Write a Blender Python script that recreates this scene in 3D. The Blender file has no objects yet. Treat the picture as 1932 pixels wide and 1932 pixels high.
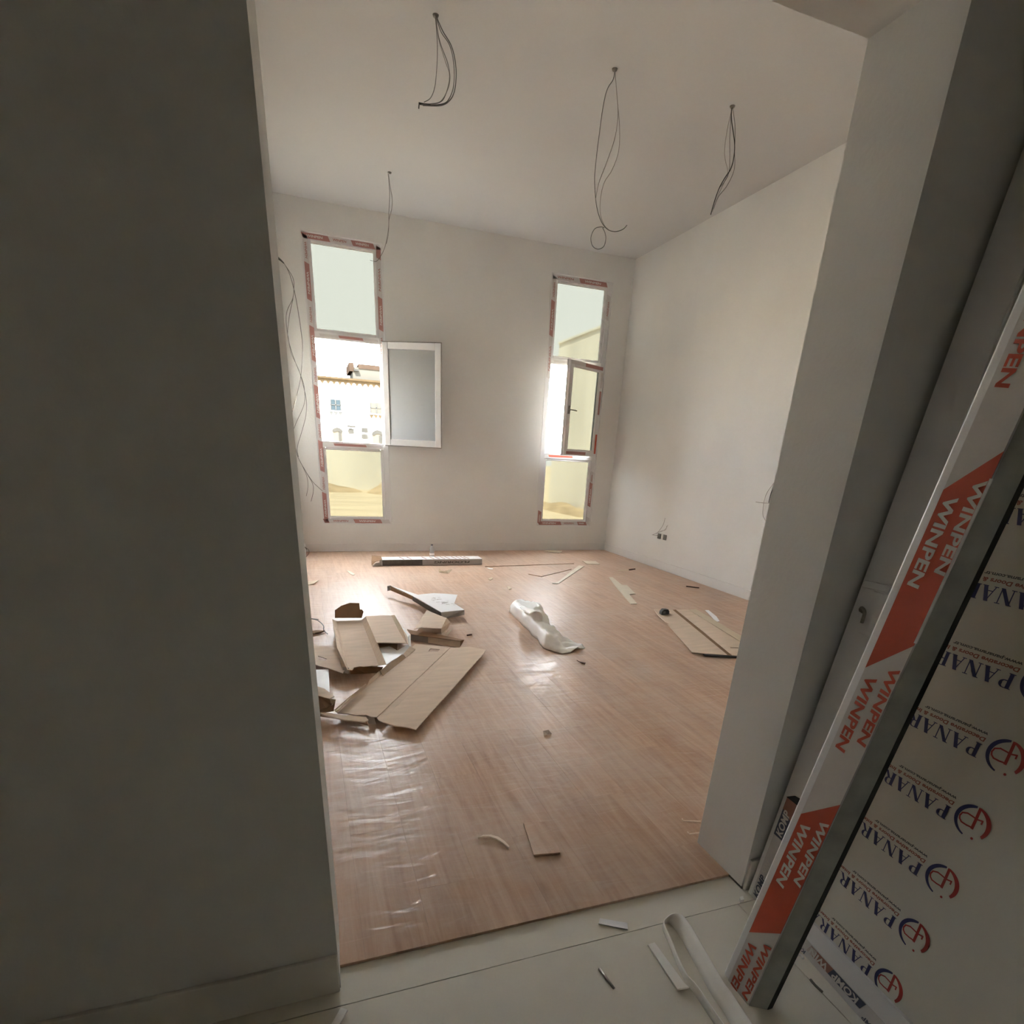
import bpy, bmesh, math, random
from mathutils import Vector, Matrix, geometry
random.seed(7)
SC = bpy.context.scene
COL = SC.collection
D, W, H = 6.877, 4.418, 3.818          # room depth, width, height
OW, OH, TH = 1.309, 2.232, 0.244       # doorway width, height, partition thickness

# ---------------------------------------------------------------- camera, sky, sun, exposure
CAM_M=[[0.943929, 0.319833, 0.08188], [-0.326661, 0.86883, 0.372058], [0.047857, -0.377944, 0.924591]]
CAM_LOC=[0.0235, -1.13, 1.32]
CAM_F=1048.54

cam_d = bpy.data.cameras.new('camera'); cam = bpy.data.objects.new('camera', cam_d); COL.objects.link(cam)
cam_d.sensor_width = 36; cam_d.lens = CAM_F / 1932 * 36
cam_d.shift_y = (1288 - 966) / 1932; cam_d.clip_start = 0.02; cam_d.clip_end = 500
_r = [Vector((CAM_M[i][0], CAM_M[i][1], CAM_M[i][2])) for i in range(3)]
right = Vector((_r[0][0], _r[1][0], _r[2][0])); fwd = Vector((_r[0][1], _r[1][1], _r[2][1])); up = Vector((_r[0][2], _r[1][2], _r[2][2]))
mw = Matrix.Identity(4)
for i in range(3):
    mw[i][0] = right[i]; mw[i][1] = up[i]; mw[i][2] = -fwd[i]; mw[i][3] = CAM_LOC[i]
cam.matrix_world = mw
SC.camera = cam

SKY = 56.0
world = bpy.data.worlds.new('sky'); SC.world = world; world.use_nodes = True
nt = world.node_tree; bg = nt.nodes['Background']
bg.inputs[0].default_value = (0.91, 0.96, 1.0, 1); bg.inputs[1].default_value = SKY
sun_d = bpy.data.lights.new('sun', 'SUN'); sun_d.energy = 190; sun_d.angle = 0.02; sun_d.color = (1, 0.975, 0.92)
sun = bpy.data.objects.new('sun', sun_d); COL.objects.link(sun)
sun.rotation_euler = (math.radians(41), 0, math.radians(-30)); sun.location = (0, -10, 20)
vs = SC.view_settings
SC.display_settings.display_device = 'sRGB'
vs.view_transform = 'Standard'; vs.look = 'None'; vs.gamma = 1; vs.use_curve_mapping = False
vs.exposure = 0.0
SC.cycles.max_bounces = 14; SC.cycles.diffuse_bounces = 9; SC.cycles.glossy_bounces = 5
SC.cycles.transparent_max_bounces = 12; SC.cycles.caustics_reflective = False; SC.cycles.caustics_refractive = False
SC.cycles.use_denoising = True; SC.cycles.sample_clamp_indirect = 20

# ---------------------------------------------------------------- materials
def nodes(name):
    m = bpy.data.materials.new(name); m.use_nodes = True
    t = m.node_tree; b = t.nodes['Principled BSDF']
    return m, t, b
def mat(name, c, rough=0.6, var=0.08, scale=12.0, bump=0.0, bscale=80.0, spec=0.4, metal=0.0, stretch=None, sub=0.0):
    m, t, b = nodes(name)
    tc = t.nodes.new('ShaderNodeTexCoord'); co = tc.outputs['Object']
    if stretch:
        mp = t.nodes.new('ShaderNodeMapping'); mp.inputs['Scale'].default_value = stretch
        t.links.new(co, mp.inputs[0]); co = mp.outputs[0]
    n = t.nodes.new('ShaderNodeTexNoise'); n.inputs['Scale'].default_value = scale; n.inputs['Detail'].default_value = 6
    t.links.new(co, n.inputs['Vector'])
    r = t.nodes.new('ShaderNodeValToRGB')
    r.color_ramp.elements[0].position = 0.3; r.color_ramp.elements[1].position = 0.7
    lo = [max(0, x * (1 - var)) for x in c]; hi = [min(1, x * (1 + var)) for x in c]
    r.color_ramp.elements[0].color = (*lo, 1); r.color_ramp.elements[1].color = (*hi, 1)
    t.links.new(n.outputs[0], r.inputs[0]); t.links.new(r.outputs[0], b.inputs['Base Color'])
    b.inputs['Roughness'].default_value = rough; b.inputs['Specular IOR Level'].default_value = spec
    b.inputs['Metallic'].default_value = metal
    if bump:
        n2 = t.nodes.new('ShaderNodeTexNoise'); n2.inputs['Scale'].default_value = bscale; n2.inputs['Detail'].default_value = 5
        t.links.new(co, n2.inputs['Vector'])
        bp = t.nodes.new('ShaderNodeBump'); bp.inputs['Strength'].default_value = bump; bp.inputs['Distance'].default_value = 0.01
        t.links.new(n2.outputs[0], bp.inputs['Height']); t.links.new(bp.outputs[0], b.inputs['Normal'])
    return m
M = {}
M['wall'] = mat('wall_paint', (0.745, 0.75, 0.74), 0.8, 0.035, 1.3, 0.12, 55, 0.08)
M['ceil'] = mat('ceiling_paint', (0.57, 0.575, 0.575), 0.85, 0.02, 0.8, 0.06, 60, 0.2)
M['hallwall'] = mat('hall_paint', (0.70, 0.68, 0.63), 0.75, 0.04, 1.6, 0.1, 60, 0.25)
M['skirt'] = mat('baseboard_white', (0.72, 0.72, 0.72), 0.4, 0.03, 4, 0, spec=0.45)
M['tile'] = mat('hall_tile', (0.76, 0.73, 0.655), 0.35, 0.06, 2.5, 0.02, 30, 0.5)
M['grout'] = mat('grout', (0.33, 0.31, 0.27), 0.9, 0.1, 30)
M['screed'] = mat('screed', (0.3, 0.28, 0.25), 0.9, 0.1, 10)
M['pvc'] = mat('white_pvc', (0.70, 0.70, 0.71), 0.35, 0.02, 6, 0, spec=0.5)
M['pvcgrey'] = mat('grey_profile_side', (0.36, 0.37, 0.34), 0.55, 0.15, 18, 0.1, 40)
M['rubber'] = mat('black_gasket', (0.03, 0.03, 0.028), 0.7, 0.2, 30)
M['red'] = mat('tape_red', (0.52, 0.085, 0.045), 0.45, 0.06, 20)
M['redfade'] = mat('tape_red_faded', (0.38, 0.185, 0.165), 0.45, 0.08, 20)
M['tapegrey'] = mat('tape_grey', (0.57, 0.55, 0.55), 0.45, 0.05, 20)
M['tapewhite'] = mat('tape_white_print', (0.62, 0.59, 0.57), 0.5, 0.03, 20)
M['navy'] = mat('print_navy', (0.035, 0.035, 0.13), 0.5, 0.05, 30)
M['brown'] = mat('print_brown', (0.30, 0.10, 0.07), 0.5, 0.05, 30)
M['darkprint'] = mat('print_dark', (0.09, 0.09, 0.10), 0.5, 0.1, 30)
M['logored'] = mat('print_logo_red', (0.36, 0.035, 0.03), 0.5, 0.05, 30)
M['film'] = mat('panel_film', (0.62, 0.60, 0.54), 0.5, 0.03, 3, 0, spec=0.4)
M['kompband'] = mat('print_navy_band', (0.07, 0.08, 0.13), 0.5, 0.08, 30)
M['kompred'] = mat('print_red_band', (0.32, 0.15, 0.12), 0.5, 0.08, 30)
M['card'] = mat('cardboard', (0.66, 0.53, 0.42), 0.85, 0.07, 5, 0.08, 90, 0.15, stretch=(1, 5, 1))
M['carddark'] = mat('cardboard_dark', (0.27, 0.17, 0.105), 0.9, 0.12, 8, 0.1, 90, 0.1)  # dark card brown; also paints the shade in openings and under edges
M['cardpale'] = mat('cardboard_pale', (0.62, 0.53, 0.40), 0.8, 0.06, 6, 0.05, 90, 0.15)
M['packtape'] = mat('packing_tape', (0.34, 0.235, 0.15), 0.25, 0.06, 10, 0, spec=0.6)
M['greytape'] = mat('grey_tape', (0.33, 0.28, 0.25), 0.35, 0.1, 12, 0, spec=0.5)
M['whitecard'] = mat('white_carton', (0.80, 0.80, 0.81), 0.5, 0.03, 8, 0, spec=0.4)
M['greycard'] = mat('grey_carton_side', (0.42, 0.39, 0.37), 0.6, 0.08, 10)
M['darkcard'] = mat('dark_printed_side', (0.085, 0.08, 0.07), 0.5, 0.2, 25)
M['paper'] = mat('white_paper', (0.88, 0.88, 0.90), 0.55, 0.03, 8, 0.1, 20)
M['foam'] = mat('white_foam', (0.93, 0.92, 0.89), 0.6, 0.04, 10, 0.15, 25)
M['sheetplastic'] = mat('white_plastic_sheet', (0.90, 0.89, 0.88), 0.4, 0.03, 6, 0.15, 14, 0.4)
M['lamback'] = mat('laminate_back', (0.66, 0.59, 0.48), 0.6, 0.05, 10)
M['wire'] = mat('grey_wire', (0.13, 0.125, 0.12), 0.45, 0.1, 20)
M['wirelight'] = mat('pale_wire', (0.30, 0.28, 0.26), 0.45, 0.1, 20)
M['wireblack'] = mat('black_wire', (0.02, 0.018, 0.018), 0.45, 0.1, 20)
M['steel'] = mat('steel', (0.35, 0.33, 0.30), 0.35, 0.1, 20, metal=0.8)
M['boxgrey'] = mat('socket_box_grey', (0.20, 0.19, 0.17), 0.6, 0.1, 20)
M['stick'] = mat('dark_wood_stick', (0.10, 0.05, 0.035), 0.7, 0.2, 20)
M['peach'] = mat('pale_trim', (0.80, 0.66, 0.55), 0.5, 0.04, 20)
M['blackplastic'] = mat('black_plastic', (0.06, 0.06, 0.055), 0.4, 0.15, 30)
# exterior
M['sand'] = mat('sand', (0.70, 0.59, 0.42), 0.95, 0.12, 0.5, 0.3, 2.0, 0.1, stretch=(0.6, 3, 1))
M['aprondark'] = mat('apron_dark', (0.16, 0.14, 0.11), 0.95, 0.2, 1.5, 0.2, 3)  # only for the added ground strip that keeps bounce off the ceiling
M['mound'] = mat('sand_mound', (0.50, 0.39, 0.25), 0.95, 0.25, 1.6, 0.3, 3, 0.1)
M['block'] = mat('rendered_wall', (0.74, 0.73, 0.67), 0.9, 0.13, 0.7, 0.2, 4, 0.1, stretch=(1, 1, 0.35))
M['villa'] = mat('villa_white', (0.75, 0.74, 0.72), 0.8, 0.03, 0.3)
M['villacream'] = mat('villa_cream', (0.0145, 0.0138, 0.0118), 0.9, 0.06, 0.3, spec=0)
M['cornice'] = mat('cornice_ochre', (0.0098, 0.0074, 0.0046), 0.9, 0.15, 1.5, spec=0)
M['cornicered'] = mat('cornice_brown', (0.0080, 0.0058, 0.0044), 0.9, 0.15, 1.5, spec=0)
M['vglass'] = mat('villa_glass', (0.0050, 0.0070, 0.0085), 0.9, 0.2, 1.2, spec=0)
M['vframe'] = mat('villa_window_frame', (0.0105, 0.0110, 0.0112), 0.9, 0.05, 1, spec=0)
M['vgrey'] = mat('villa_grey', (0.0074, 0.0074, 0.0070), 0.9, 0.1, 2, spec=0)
M['extwall'] = mat('house_outer_render', (0.5, 0.48, 0.42), 0.9, 0.08, 2)

def tint_glass():
    m, t, b = nodes('sun_control_glass'); t.nodes.remove(b)
    out = t.nodes['Material Output']
    tr = t.nodes.new('ShaderNodeBsdfTransparent'); tr.inputs[0].default_value = (*[x * GLASS_T for x in (1.05, 1.05, 0.87)], 1)
    gl = t.nodes.new('ShaderNodeBsdfGlossy'); gl.inputs['Roughness'].default_value = 0.3
    gl.inputs[0].default_value = (0.95, 0.97, 1.0, 1)
    geo = t.nodes.new('ShaderNodeNewGeometry')
    mr = t.nodes.new('ShaderNodeMapRange')          # the reflective coating is on the outer face (back faces)
    mr.inputs['To Min'].default_value = 0.05; mr.inputs['To Max'].default_value = 0.36
    t.links.new(geo.outputs['Backfacing'], mr.inputs[0])
    mx = t.nodes.new('ShaderNodeMixShader')
    t.links.new(mr.outputs[0], mx.inputs[0]); t.links.new(tr.outputs[0], mx.inputs[1]); t.links.new(gl.outputs[0], mx.inputs[2])
    t.links.new(mx.outputs[0], out.inputs[0])
    return m
GLASS_T = 0.80 / SKY
M['glass'] = tint_glass()

def plastic_clear():
    m, t, b = nodes('clear_bottle_plastic')
    b.inputs['Base Color'].default_value = (0.85, 0.88, 0.9, 1); b.inputs['Roughness'].default_value = 0.12
    b.inputs['Alpha'].default_value = 0.42; b.inputs['Specular IOR Level'].default_value = 0.8
    return m
M['bottle'] = plastic_clear()

def wood():
    m, t, b = nodes('laminate_wood')
    N = t.nodes.new; L = t.links.new
    tc = N('ShaderNodeTexCoord'); oi = N('ShaderNodeObjectInfo')
    geo = N('ShaderNodeNewGeometry')
    off = N('ShaderNodeVectorMath'); off.operation = 'SCALE'; off.inputs[0].default_value = (13.0, 7.0, 3.0)
    L(oi.outputs['Random'], off.inputs['Scale'])
    add = N('ShaderNodeVectorMath'); add.operation = 'ADD'
    L(geo.outputs['Position'], add.inputs[0]); L(off.outputs[0], add.inputs[1])
    mp = N('ShaderNodeMapping'); mp.inputs['Scale'].default_value = (18, 1.4, 1); L(add.outputs[0], mp.inputs[0])
    gr = N('ShaderNodeTexNoise'); gr.inputs['Scale'].default_value = 1.6; gr.inputs['Detail'].default_value = 9; gr.inputs['Roughness'].default_value = 0.65; gr.inputs['Distortion'].default_value = 0.6
    L(mp.outputs[0], gr.inputs['Vector'])
    cr = N('ShaderNodeValToRGB'); e = cr.color_ramp.elements
    e[0].position = 0.30; e[0].color = (0.40, 0.235, 0.155, 1)
    e[1].position = 0.72; e[1].color = (0.59, 0.40, 0.285, 1)
    x = cr.color_ramp.elements.new(0.5); x.color = (0.50, 0.315, 0.21, 1)
    L(gr.outputs[0], cr.inputs[0])
    hv = N('ShaderNodeHueSaturation')
    mr = N('ShaderNodeMapRange'); mr.inputs['To Min'].default_value = 0.94; mr.inputs['To Max'].default_value = 1.06
    L(oi.outputs['Random'], mr.inputs[0]); L(mr.outputs[0], hv.inputs['Value']); L(cr.outputs[0], hv.inputs['Color'])
    # site dust, world space
    d1 = N('ShaderNodeTexNoise'); d1.inputs['Scale'].default_value = 1.7; d1.inputs['Detail'].default_value = 7; d1.inputs['Roughness'].default_value = 0.6
    L(geo.outputs['Position'], d1.inputs['Vector'])
    dr = N('ShaderNodeValToRGB'); dr.color_ramp.elements[0].position = 0.40; dr.color_ramp.elements[1].position = 0.72
    dr.color_ramp.elements[0].color = (0.06, 0.06, 0.06, 1); dr.color_ramp.elements[1].color = (0.75, 0.75, 0.75, 1)
    L(d1.outputs[0], dr.inputs[0])
    sm = N('ShaderNodeMapping'); sm.inputs['Scale'].default_value = (4.5, 14, 1); L(geo.outputs['Position'], sm.inputs[0])
    sn = N('ShaderNodeTexNoise'); sn.inputs['Scale'].default_value = 1.3; sn.inputs['Detail'].default_value = 6; sn.inputs['Distortion'].default_value = 1.2
    L(sm.outputs[0], sn.inputs['Vector'])
    sr = N('ShaderNodeMapRange'); sr.inputs['From Min'].default_value = 0.36; sr.inputs['From Max'].default_value = 0.66; sr.inputs['To Min'].default_value = 0.5; sr.inputs['To Max'].default_value = 1.0
    L(sn.outputs[0], sr.inputs[0])
    mu = N('ShaderNodeMath'); mu.operation = 'MULTIPLY'; L(dr.outputs[0], mu.inputs[0]); L(sr.outputs[0], mu.inputs[1])
    mx = N('ShaderNodeMixRGB'); mx.inputs[2].default_value = (0.60, 0.50, 0.42, 1)
    L(mu.outputs[0], mx.inputs[0]); L(hv.outputs[0], mx.inputs[1]); L(mx.outputs[0], b.inputs['Base Color'])
    # foot-scuffed dust relief, wide short ripples
    mp2 = N('ShaderNodeMapping'); mp2.inputs['Scale'].default_value = (6, 17, 1); L(geo.outputs['Position'], mp2.inputs[0])
    r2 = N('ShaderNodeTexNoise'); r2.inputs['Scale'].default_value = 1.0; r2.inputs['Detail'].default_value = 4; r2.inputs['Distortion'].default_value = 0.9
    L(mp2.outputs[0], r2.inputs['Vector'])
    bp = N('ShaderNodeBump'); bp.inputs['Strength'].default_value = 0.6; bp.inputs['Distance'].default_value = 0.016
    L(r2.outputs[0], bp.inputs['Height'])
    rr = N('ShaderNodeMapRange'); rr.inputs['From Min'].default_value = 0.35; rr.inputs['From Max'].default_value = 0.7
    rr.inputs['To Min'].default_value = 0.32; rr.inputs['To Max'].default_value = 0.5
    L(d1.outputs[0], rr.inputs[0]); L(rr.outputs[0], b.inputs['Coat Roughness'])
    L(bp.outputs[0], b.inputs['Coat Normal']); b.inputs['Coat Weight'].default_value = 0.75; b.inputs['Coat IOR'].default_value = 1.45
    b.inputs['Roughness'].default_value = 0.8; b.inputs['Specular IOR Level'].default_value = 0.05
    return m
M['wood'] = wood()

# ---------------------------------------------------------------- builders
def tag(o, label=None, cat=None, group=None, kind=None):
    if label: o['label'] = label
    if cat: o['category'] = cat
    if group: o['group'] = group
    if kind: o['kind'] = kind
    return o
def obj(name, me, m, parent=None):
    me.materials.clear(); me.materials.append(M[m] if isinstance(m, str) else m)
    o = bpy.data.objects.new(name, me); COL.objects.link(o)
    if parent: o.parent = parent; o.matrix_parent_inverse = Matrix.Identity(4)
    return o
def empty(name, loc, label, cat, group=None, kind=None, rz=0):
    o = bpy.data.objects.new(name, None); COL.objects.link(o); o.location = loc; o.rotation_euler = (0, 0, rz)
    o.empty_display_size = 0.05
    return tag(o, label, cat, group, kind)
class MB:
    """collects shapes, builds one mesh; vertex coordinates are relative to `org`"""
    def __init__(s, org=(0, 0, 0)): s.v = []; s.f = []; s.o = Vector(org); s.sm = False
    def add(s, vs_, fs):
        k = len(s.v); s.v += [Vector(p) - s.o for p in vs_]; s.f += [tuple(i + k for i in f) for f in fs]
    def box(s, x0, x1, y0, y1, z0, z1):
        p = [(x, y, z) for z in (z0, z1) for y in (y0, y1) for x in (x0, x1)]
        s.add(p, [(0, 2, 3, 1), (4, 5, 7, 6), (0, 1, 5, 4), (2, 6, 7, 3), (0, 4, 6, 2), (1, 3, 7, 5)])
    def prism(s, base, vec):
        """polygon (list of 3-D points) swept along vec"""
        base = [Vector(b) for b in base]; v = Vector(vec); n = len(base)
        tri = geometry.tessellate_polygon([base])
        s.add(base + [b + v for b in base],
              [tuple(t) for t in tri] + [tuple(i + n for i in reversed(t)) for t in tri] +
              [(i, (i + 1) % n, (i + 1) % n + n, i + n) for i in range(n)])
    def sheet(s, pts, t=0.004, holes=(), nrm=None):
        """thin board following a 3-D outline, with optional holes"""
        loops = [[Vector(p) for p in pts]] + [[Vector(p) for p in h] for h in holes]
        if nrm is None:
            n = Vector((0, 0, 0)); L = loops[0]
            for i in range(len(L)): n += L[i].cross(L[(i + 1) % len(L)])
            n.normalize()
            if n.z < 0 or (abs(n.z) < 0.1 and n.y > 0): n = -n
        else: n = Vector(nrm).normalized()
        flat = [p for l in loops for p in l]; k = len(flat)
        tri = geometry.tessellate_polygon(loops)
        fs = [tuple(q) for q in tri] + [tuple(i + k for i in reversed(q)) for q in tri]
        st = 0
        for l in loops:
            m_ = len(l)
            fs += [(st + i, st + (i + 1) % m_, st + (i + 1) % m_ + k, st + i + k) for i in range(m_)]
            st += m_
        s.add(flat + [p - n * t for p in flat], fs)
    def tube(s, pts, r=0.003, seg=6, smooth=6, r1=None):
        P = [Vector(p) for p in pts]
        if smooth > 1 and len(P) > 2:
            Q = []
            for i in range(len(P) - 1):
                p0, p1, p2, p3 = P[max(i - 1, 0)], P[i], P[i + 1], P[min(i + 2, len(P) - 1)]
                for j in range(smooth):
                    t = j / smooth
                    Q.append(0.5 * ((2 * p1) + (p2 - p0) * t + (2 * p0 - 5 * p1 + 4 * p2 - p3) * t * t + (3 * p1 - p0 - 3 * p2 + p3) * t ** 3))
            Q.append(P[-1]); P = Q
        n = len(P); vs_ = []; fs = []
        ref = Vector((0.3, 0.2, 0.93)).normalized()
        for i, p in enumerate(P):
            d = (P[min(i + 1, n - 1)] - P[max(i - 1, 0)]).normalized()
            a = d.cross(ref)
            if a.length < 1e-3: a = d.cross(Vector((1, 0, 0)))
            a.normalize(); b = d.cross(a)
            rr = r if r1 is None else r + (r1 - r) * i / (n - 1)
            for k in range(seg):
                t = 2 * math.pi * k / seg; vs_.append(p + (a * math.cos(t) + b * math.sin(t)) * rr)
        for i in range(n - 1):
            for k in range(seg):
                k2 = (k + 1) % seg; fs.append((i * seg + k, i * seg + k2, (i + 1) * seg + k2, (i + 1) * seg + k))
        fs += [tuple(range(seg - 1, -1, -1)), tuple((n - 1) * seg + k for k in range(seg))]
        s.add(vs_, fs); s.sm = True
    def lathe(s, c, prof, seg=20):
        c = Vector(c); vs_ = []; fs = []
        for r, z in prof:
            for k in range(seg):
                t = 2 * math.pi * k / seg; vs_.append(c + Vector((r * math.cos(t), r * math.sin(t), z)))
        for i in range(len(prof) - 1):
            for k in range(seg):
                k2 = (k + 1) % seg; fs.append((i * seg + k, i * seg + k2, (i + 1) * seg + k2, (i + 1) * seg + k))
        fs += [tuple(range(seg - 1, -1, -1)), tuple((len(prof) - 1) * seg + k for k in range(seg))]
        s.add(vs_, fs); s.sm = True
    def grid(s, fn, nu, nv, t=0.0):
        vs_ = [Vector(fn(i / nu, j / nv)) for j in range(nv + 1) for i in range(nu + 1)]
        fs = [(j * (nu + 1) + i, j * (nu + 1) + i + 1, (j + 1) * (nu + 1) + i + 1, (j + 1) * (nu + 1) + i) for j in range(nv) for i in range(nu)]
        s.add(vs_, fs); s.sm = True
    def mesh(s, name):
        me = bpy.data.meshes.new(name); me.from_pydata([tuple(v) for v in s.v], [], s.f); me.update()
        bm = bmesh.new(); bm.from_mesh(me); bmesh.ops.recalc_face_normals(bm, faces=bm.faces); bm.to_mesh(me); bm.free()
        if s.sm:
            for p in me.polygons: p.use_smooth = True
        return me
    def build(s, name, m, parent=None): return obj(name, s.mesh(name), m, parent)
def bevel(o, w=0.003, seg=2):
    md = o.modifiers.new('bevel', 'BEVEL'); md.width = w; md.segments = seg; md.limit_method = 'ANGLE'; return o
def solid(o, t):
    md = o.modifiers.new('solid', 'SOLIDIFY'); md.thickness = t; md.offset = -1; return o
_txt = {}
def text_mesh(body):
    if body not in _txt:
        c = bpy.data.curves.new('lettering', 'FONT'); c.body = body; c.size = 1; c.offset = 0.032; c.shear = 0.12; c.align_x = 'CENTER'; c.align_y = 'CENTER'; c.resolution_u = 3
        o = bpy.data.objects.new('tmp', c); COL.objects.link(o)
        dg = bpy.context.evaluated_depsgraph_get(); me = bpy.data.meshes.new_from_object(o.evaluated_get(dg))
        _txt[body] = ([v.co.copy() for v in me.vertices], [tuple(p.vertices) for p in me.polygons])
        bpy.data.objects.remove(o); bpy.data.meshes.remove(me)
    return _txt[body]
def lettering(body, pos, dx, dy, size, m, parent, org, width=None, name='lettering', off=0.0006):
    """printed words: dx is the reading direction, dy the letters' up direction"""
    vs_, fs = text_mesh(body); dx = Vector(dx).normalized(); dy = Vector(dy).normalized(); n = dx.cross(dy)
    sx = size
    if width: sx = width / (max(v.x for v in vs_) - min(v.x for v in vs_))
    p = Vector(pos) + n * off
    b = MB(org); b.add([p + dx * v.x * sx + dy * v.y * size for v in vs_], fs)
    me = bpy.data.meshes.new(name); me.from_pydata([tuple(v) for v in b.v], [], b.f); me.update()
    return obj(name, me, m, parent)

# ================================================================ ROOM SHELL
def struct(name, mb, m, label, cat, org=(0, 0, 0)):
    o = mb.build(name, m); return tag(o, label, cat, kind='structure')
XL = -0.07
# bedroom floor: screed slab carrying the laminate planks
fl = empty('floor', (0, 0, 0), 'reddish brown laminate plank floor of the empty room, dusty and scuffed', 'floor', kind='structure')
b = MB(); b.box(XL - .02, W + .02, 0.064, D + .02, -0.10, -0.010); b.build('screed', 'screed', fl)
PW, PL = 0.190, 1.285
def plank_mesh(x0, x1, y0, y1):
    g = 0.0001; c = 0.00025
    x0 += g; x1 -= g; y0 += g; y1 -= g
    vs_ = [(x0, y0, -.0098), (x1, y0, -.0098), (x1, y1, -.0098), (x0, y1, -.0098), (x0, y0, -c), (x1, y0, -c), (x1, y1, -c), (x0, y1, -c),
           (x0 + c, y0 + c, 0), (x1 - c, y0 + c, 0), (x1 - c, y1 - c, 0), (x0 + c, y1 - c, 0)]
    fs = [(0, 3, 2, 1), (0, 1, 5, 4), (1, 2, 6, 5), (2, 3, 7, 6), (3, 0, 4, 7), (4, 5, 9, 8), (5, 6, 10, 9), (6, 7, 11, 10), (7, 4, 8, 11), (8, 9, 10, 11)]
    return vs_, fs
_pc = {}
def plank(x0, x1, y0, y1):
    k = (round(x1 - x0, 4), round(y1 - y0, 4))
    if k not in _pc:
        v, f = plank_mesh(0, x1 - x0, 0, y1 - y0); me = bpy.data.meshes.new('plank'); me.from_pydata(v, [], f); me.update(); me.materials.append(M['wood']); _pc[k] = me
    o = bpy.data.objects.new('plank', _pc[k]); COL.objects.link(o); o.location = (x0, y0, 0); o.parent = fl
x = XL; first = 0.07 - PW + 0.0
edges = [XL]
e = 0.07
while e < W - 0.02: edges.append(e); e += PW
edges.append(W)
YL = 0.064
for i in range(len(edges) - 1):
    x0, x1 = edges[i], edges[i + 1]
    ylo = YL if x1 <= OW + 0.03 or x0 < OW else TH      # planks run into the doorway
    if x0 < OW < x1: x1a = x1
    st = [0.0, 0.62, 0.27, 0.93, 0.45][i % 5] + 0.01 * (i % 3)
    if i == 7: st = 1.25 - 0.0                                   # the pale plank end
    y = ylo; ys = [ylo]; t = st if st > ylo + 0.15 else st + PL
    while t < D - 0.1: ys.append(t); t += PL
    ys.append(D)
    for j in range(len(ys) - 1):
        if x0 < OW < x1 and ys[j] < TH:                        # split at the right reveal
            plank(x0, OW, ys[j], min(TH, ys[j + 1])); plank(x0, x1, TH, ys[j + 1]) if ys[j + 1] > TH + .05 else None
        else: plank(x0, x1, ys[j], ys[j + 1])
# hall floor tiles
hf = empty('floor', (0, 0, 0), 'pale beige polished tile floor of the dark hallway', 'floor', kind='structure')
b = MB(); b.box(-3.0, 1.75, -3.6, 0.0635, -0.10, -0.0125); b.build('tile_bed', 'grout', hf)
TS = 1.2; gy = -0.055
def tile(x0, x1, y0, y1):
    g = 0.0009; b = MB((x0, y0, 0)); b.box(x0 + g, x1 - g, y0 + g, y1 - g, -0.0124, -0.0085); bevel(b.build('tile', 'tile', hf), 0.0008, 1).location = (x0, y0, 0)
TX = [-2.95, -1.95, -0.35, 1.25, 1.72]
for xa, xb in zip(TX, TX[1:]):
    for ya in (gy - 2 * TS, gy - TS): tile(xa, xb, ya, ya + TS)
    if xb < 0: tile(xa, xb, gy, 0.0)
b = MB((0, 0, 0)); g_ = .0009
b.prism([(-.35 + g_, gy + g_, -.0124), (1.309, gy + g_, -.0124), (1.309, .0632, -.0124), (0.0005, .0632, -.0124), (0.0005, -.0005, -.0124), (-.35 + g_, -.0005, -.0124)], (0, 0, .0039))
b.build('tile', 'tile', hf); tile(1.309, 1.70, gy, 0.0)

WINS = [(0.19, 1.08, 0.362, 3.525), (3.232, 4.122, 0.362, 3.525)]
b = MB(); y0, y1 = D, D + 0.24
b.box(XL - .2, WINS[0][0], y0, y1, 0, H); b.box(WINS[0][1], WINS[1][0], y0, y1, 0, H); b.box(WINS[1][1], W + .2, y0, y1, 0, H)
for w in WINS: b.box(w[0], w[1], y0, y1, 0, w[2]); b.box(w[0], w[1], y0, y1, w[3], H)
struct('wall_back', b, 'wall', 'far painted wall holding both tall narrow windows', 'wall')
b = MB(); b.box(W, W + .2, TH, D, 0, H); struct('wall_right', b, 'wall', 'bare off-white wall with two unfinished wire outlets', 'wall')
b = MB(); b.box(XL - .2, XL, TH, D, 0, H); struct('wall_left', b, 'wall', 'wall seen edge-on just past the dark doorway edge', 'wall')
b = MB()
b.prism([(-3.1, 0, 0), (0, 0, 0), (0.008, TH, 0), (-3.1, TH, 0)], (0, 0, H)); 
b.prism([(OW, 0, -0.0), (1.8, 0, 0), (1.8, TH, 0), (OW, TH, 0)], (0, 0, H))
b.prism([(-0.0, 0, OH), (OW, 0, OH), (OW, TH, OH), (0.008, TH, OH)], (0, 0, H - OH))
b.box(1.8, W + .2, 0, TH, 0, H)
struct('wall_front', b, 'wall', 'thick partition with the open doorway, dark on the hallway side', 'wall')
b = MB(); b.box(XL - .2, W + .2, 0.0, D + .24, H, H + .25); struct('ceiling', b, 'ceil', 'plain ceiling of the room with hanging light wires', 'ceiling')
b = MB(); b.box(-2.2, 1.85, -2.6, 0.0, 2.95, 3.2); struct('ceiling_hall', b, 'hallwall', 'ceiling of the dark hallway above the doorway', 'ceiling')
b = MB(); b.box(1.60, 1.85, -2.6, 0.0, -.1, 2.95); struct('wall_hall_right', b, 'hallwall', 'dark hallway wall behind the leaning profile and door leaf', 'wall')
b = MB(); b.box(-2.2, -2.0, -2.6, 0.0, -.1, 2.95); struct('wall_hall_left', b, 'hallwall', 'hallway side wall outside the view', 'wall')
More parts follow.
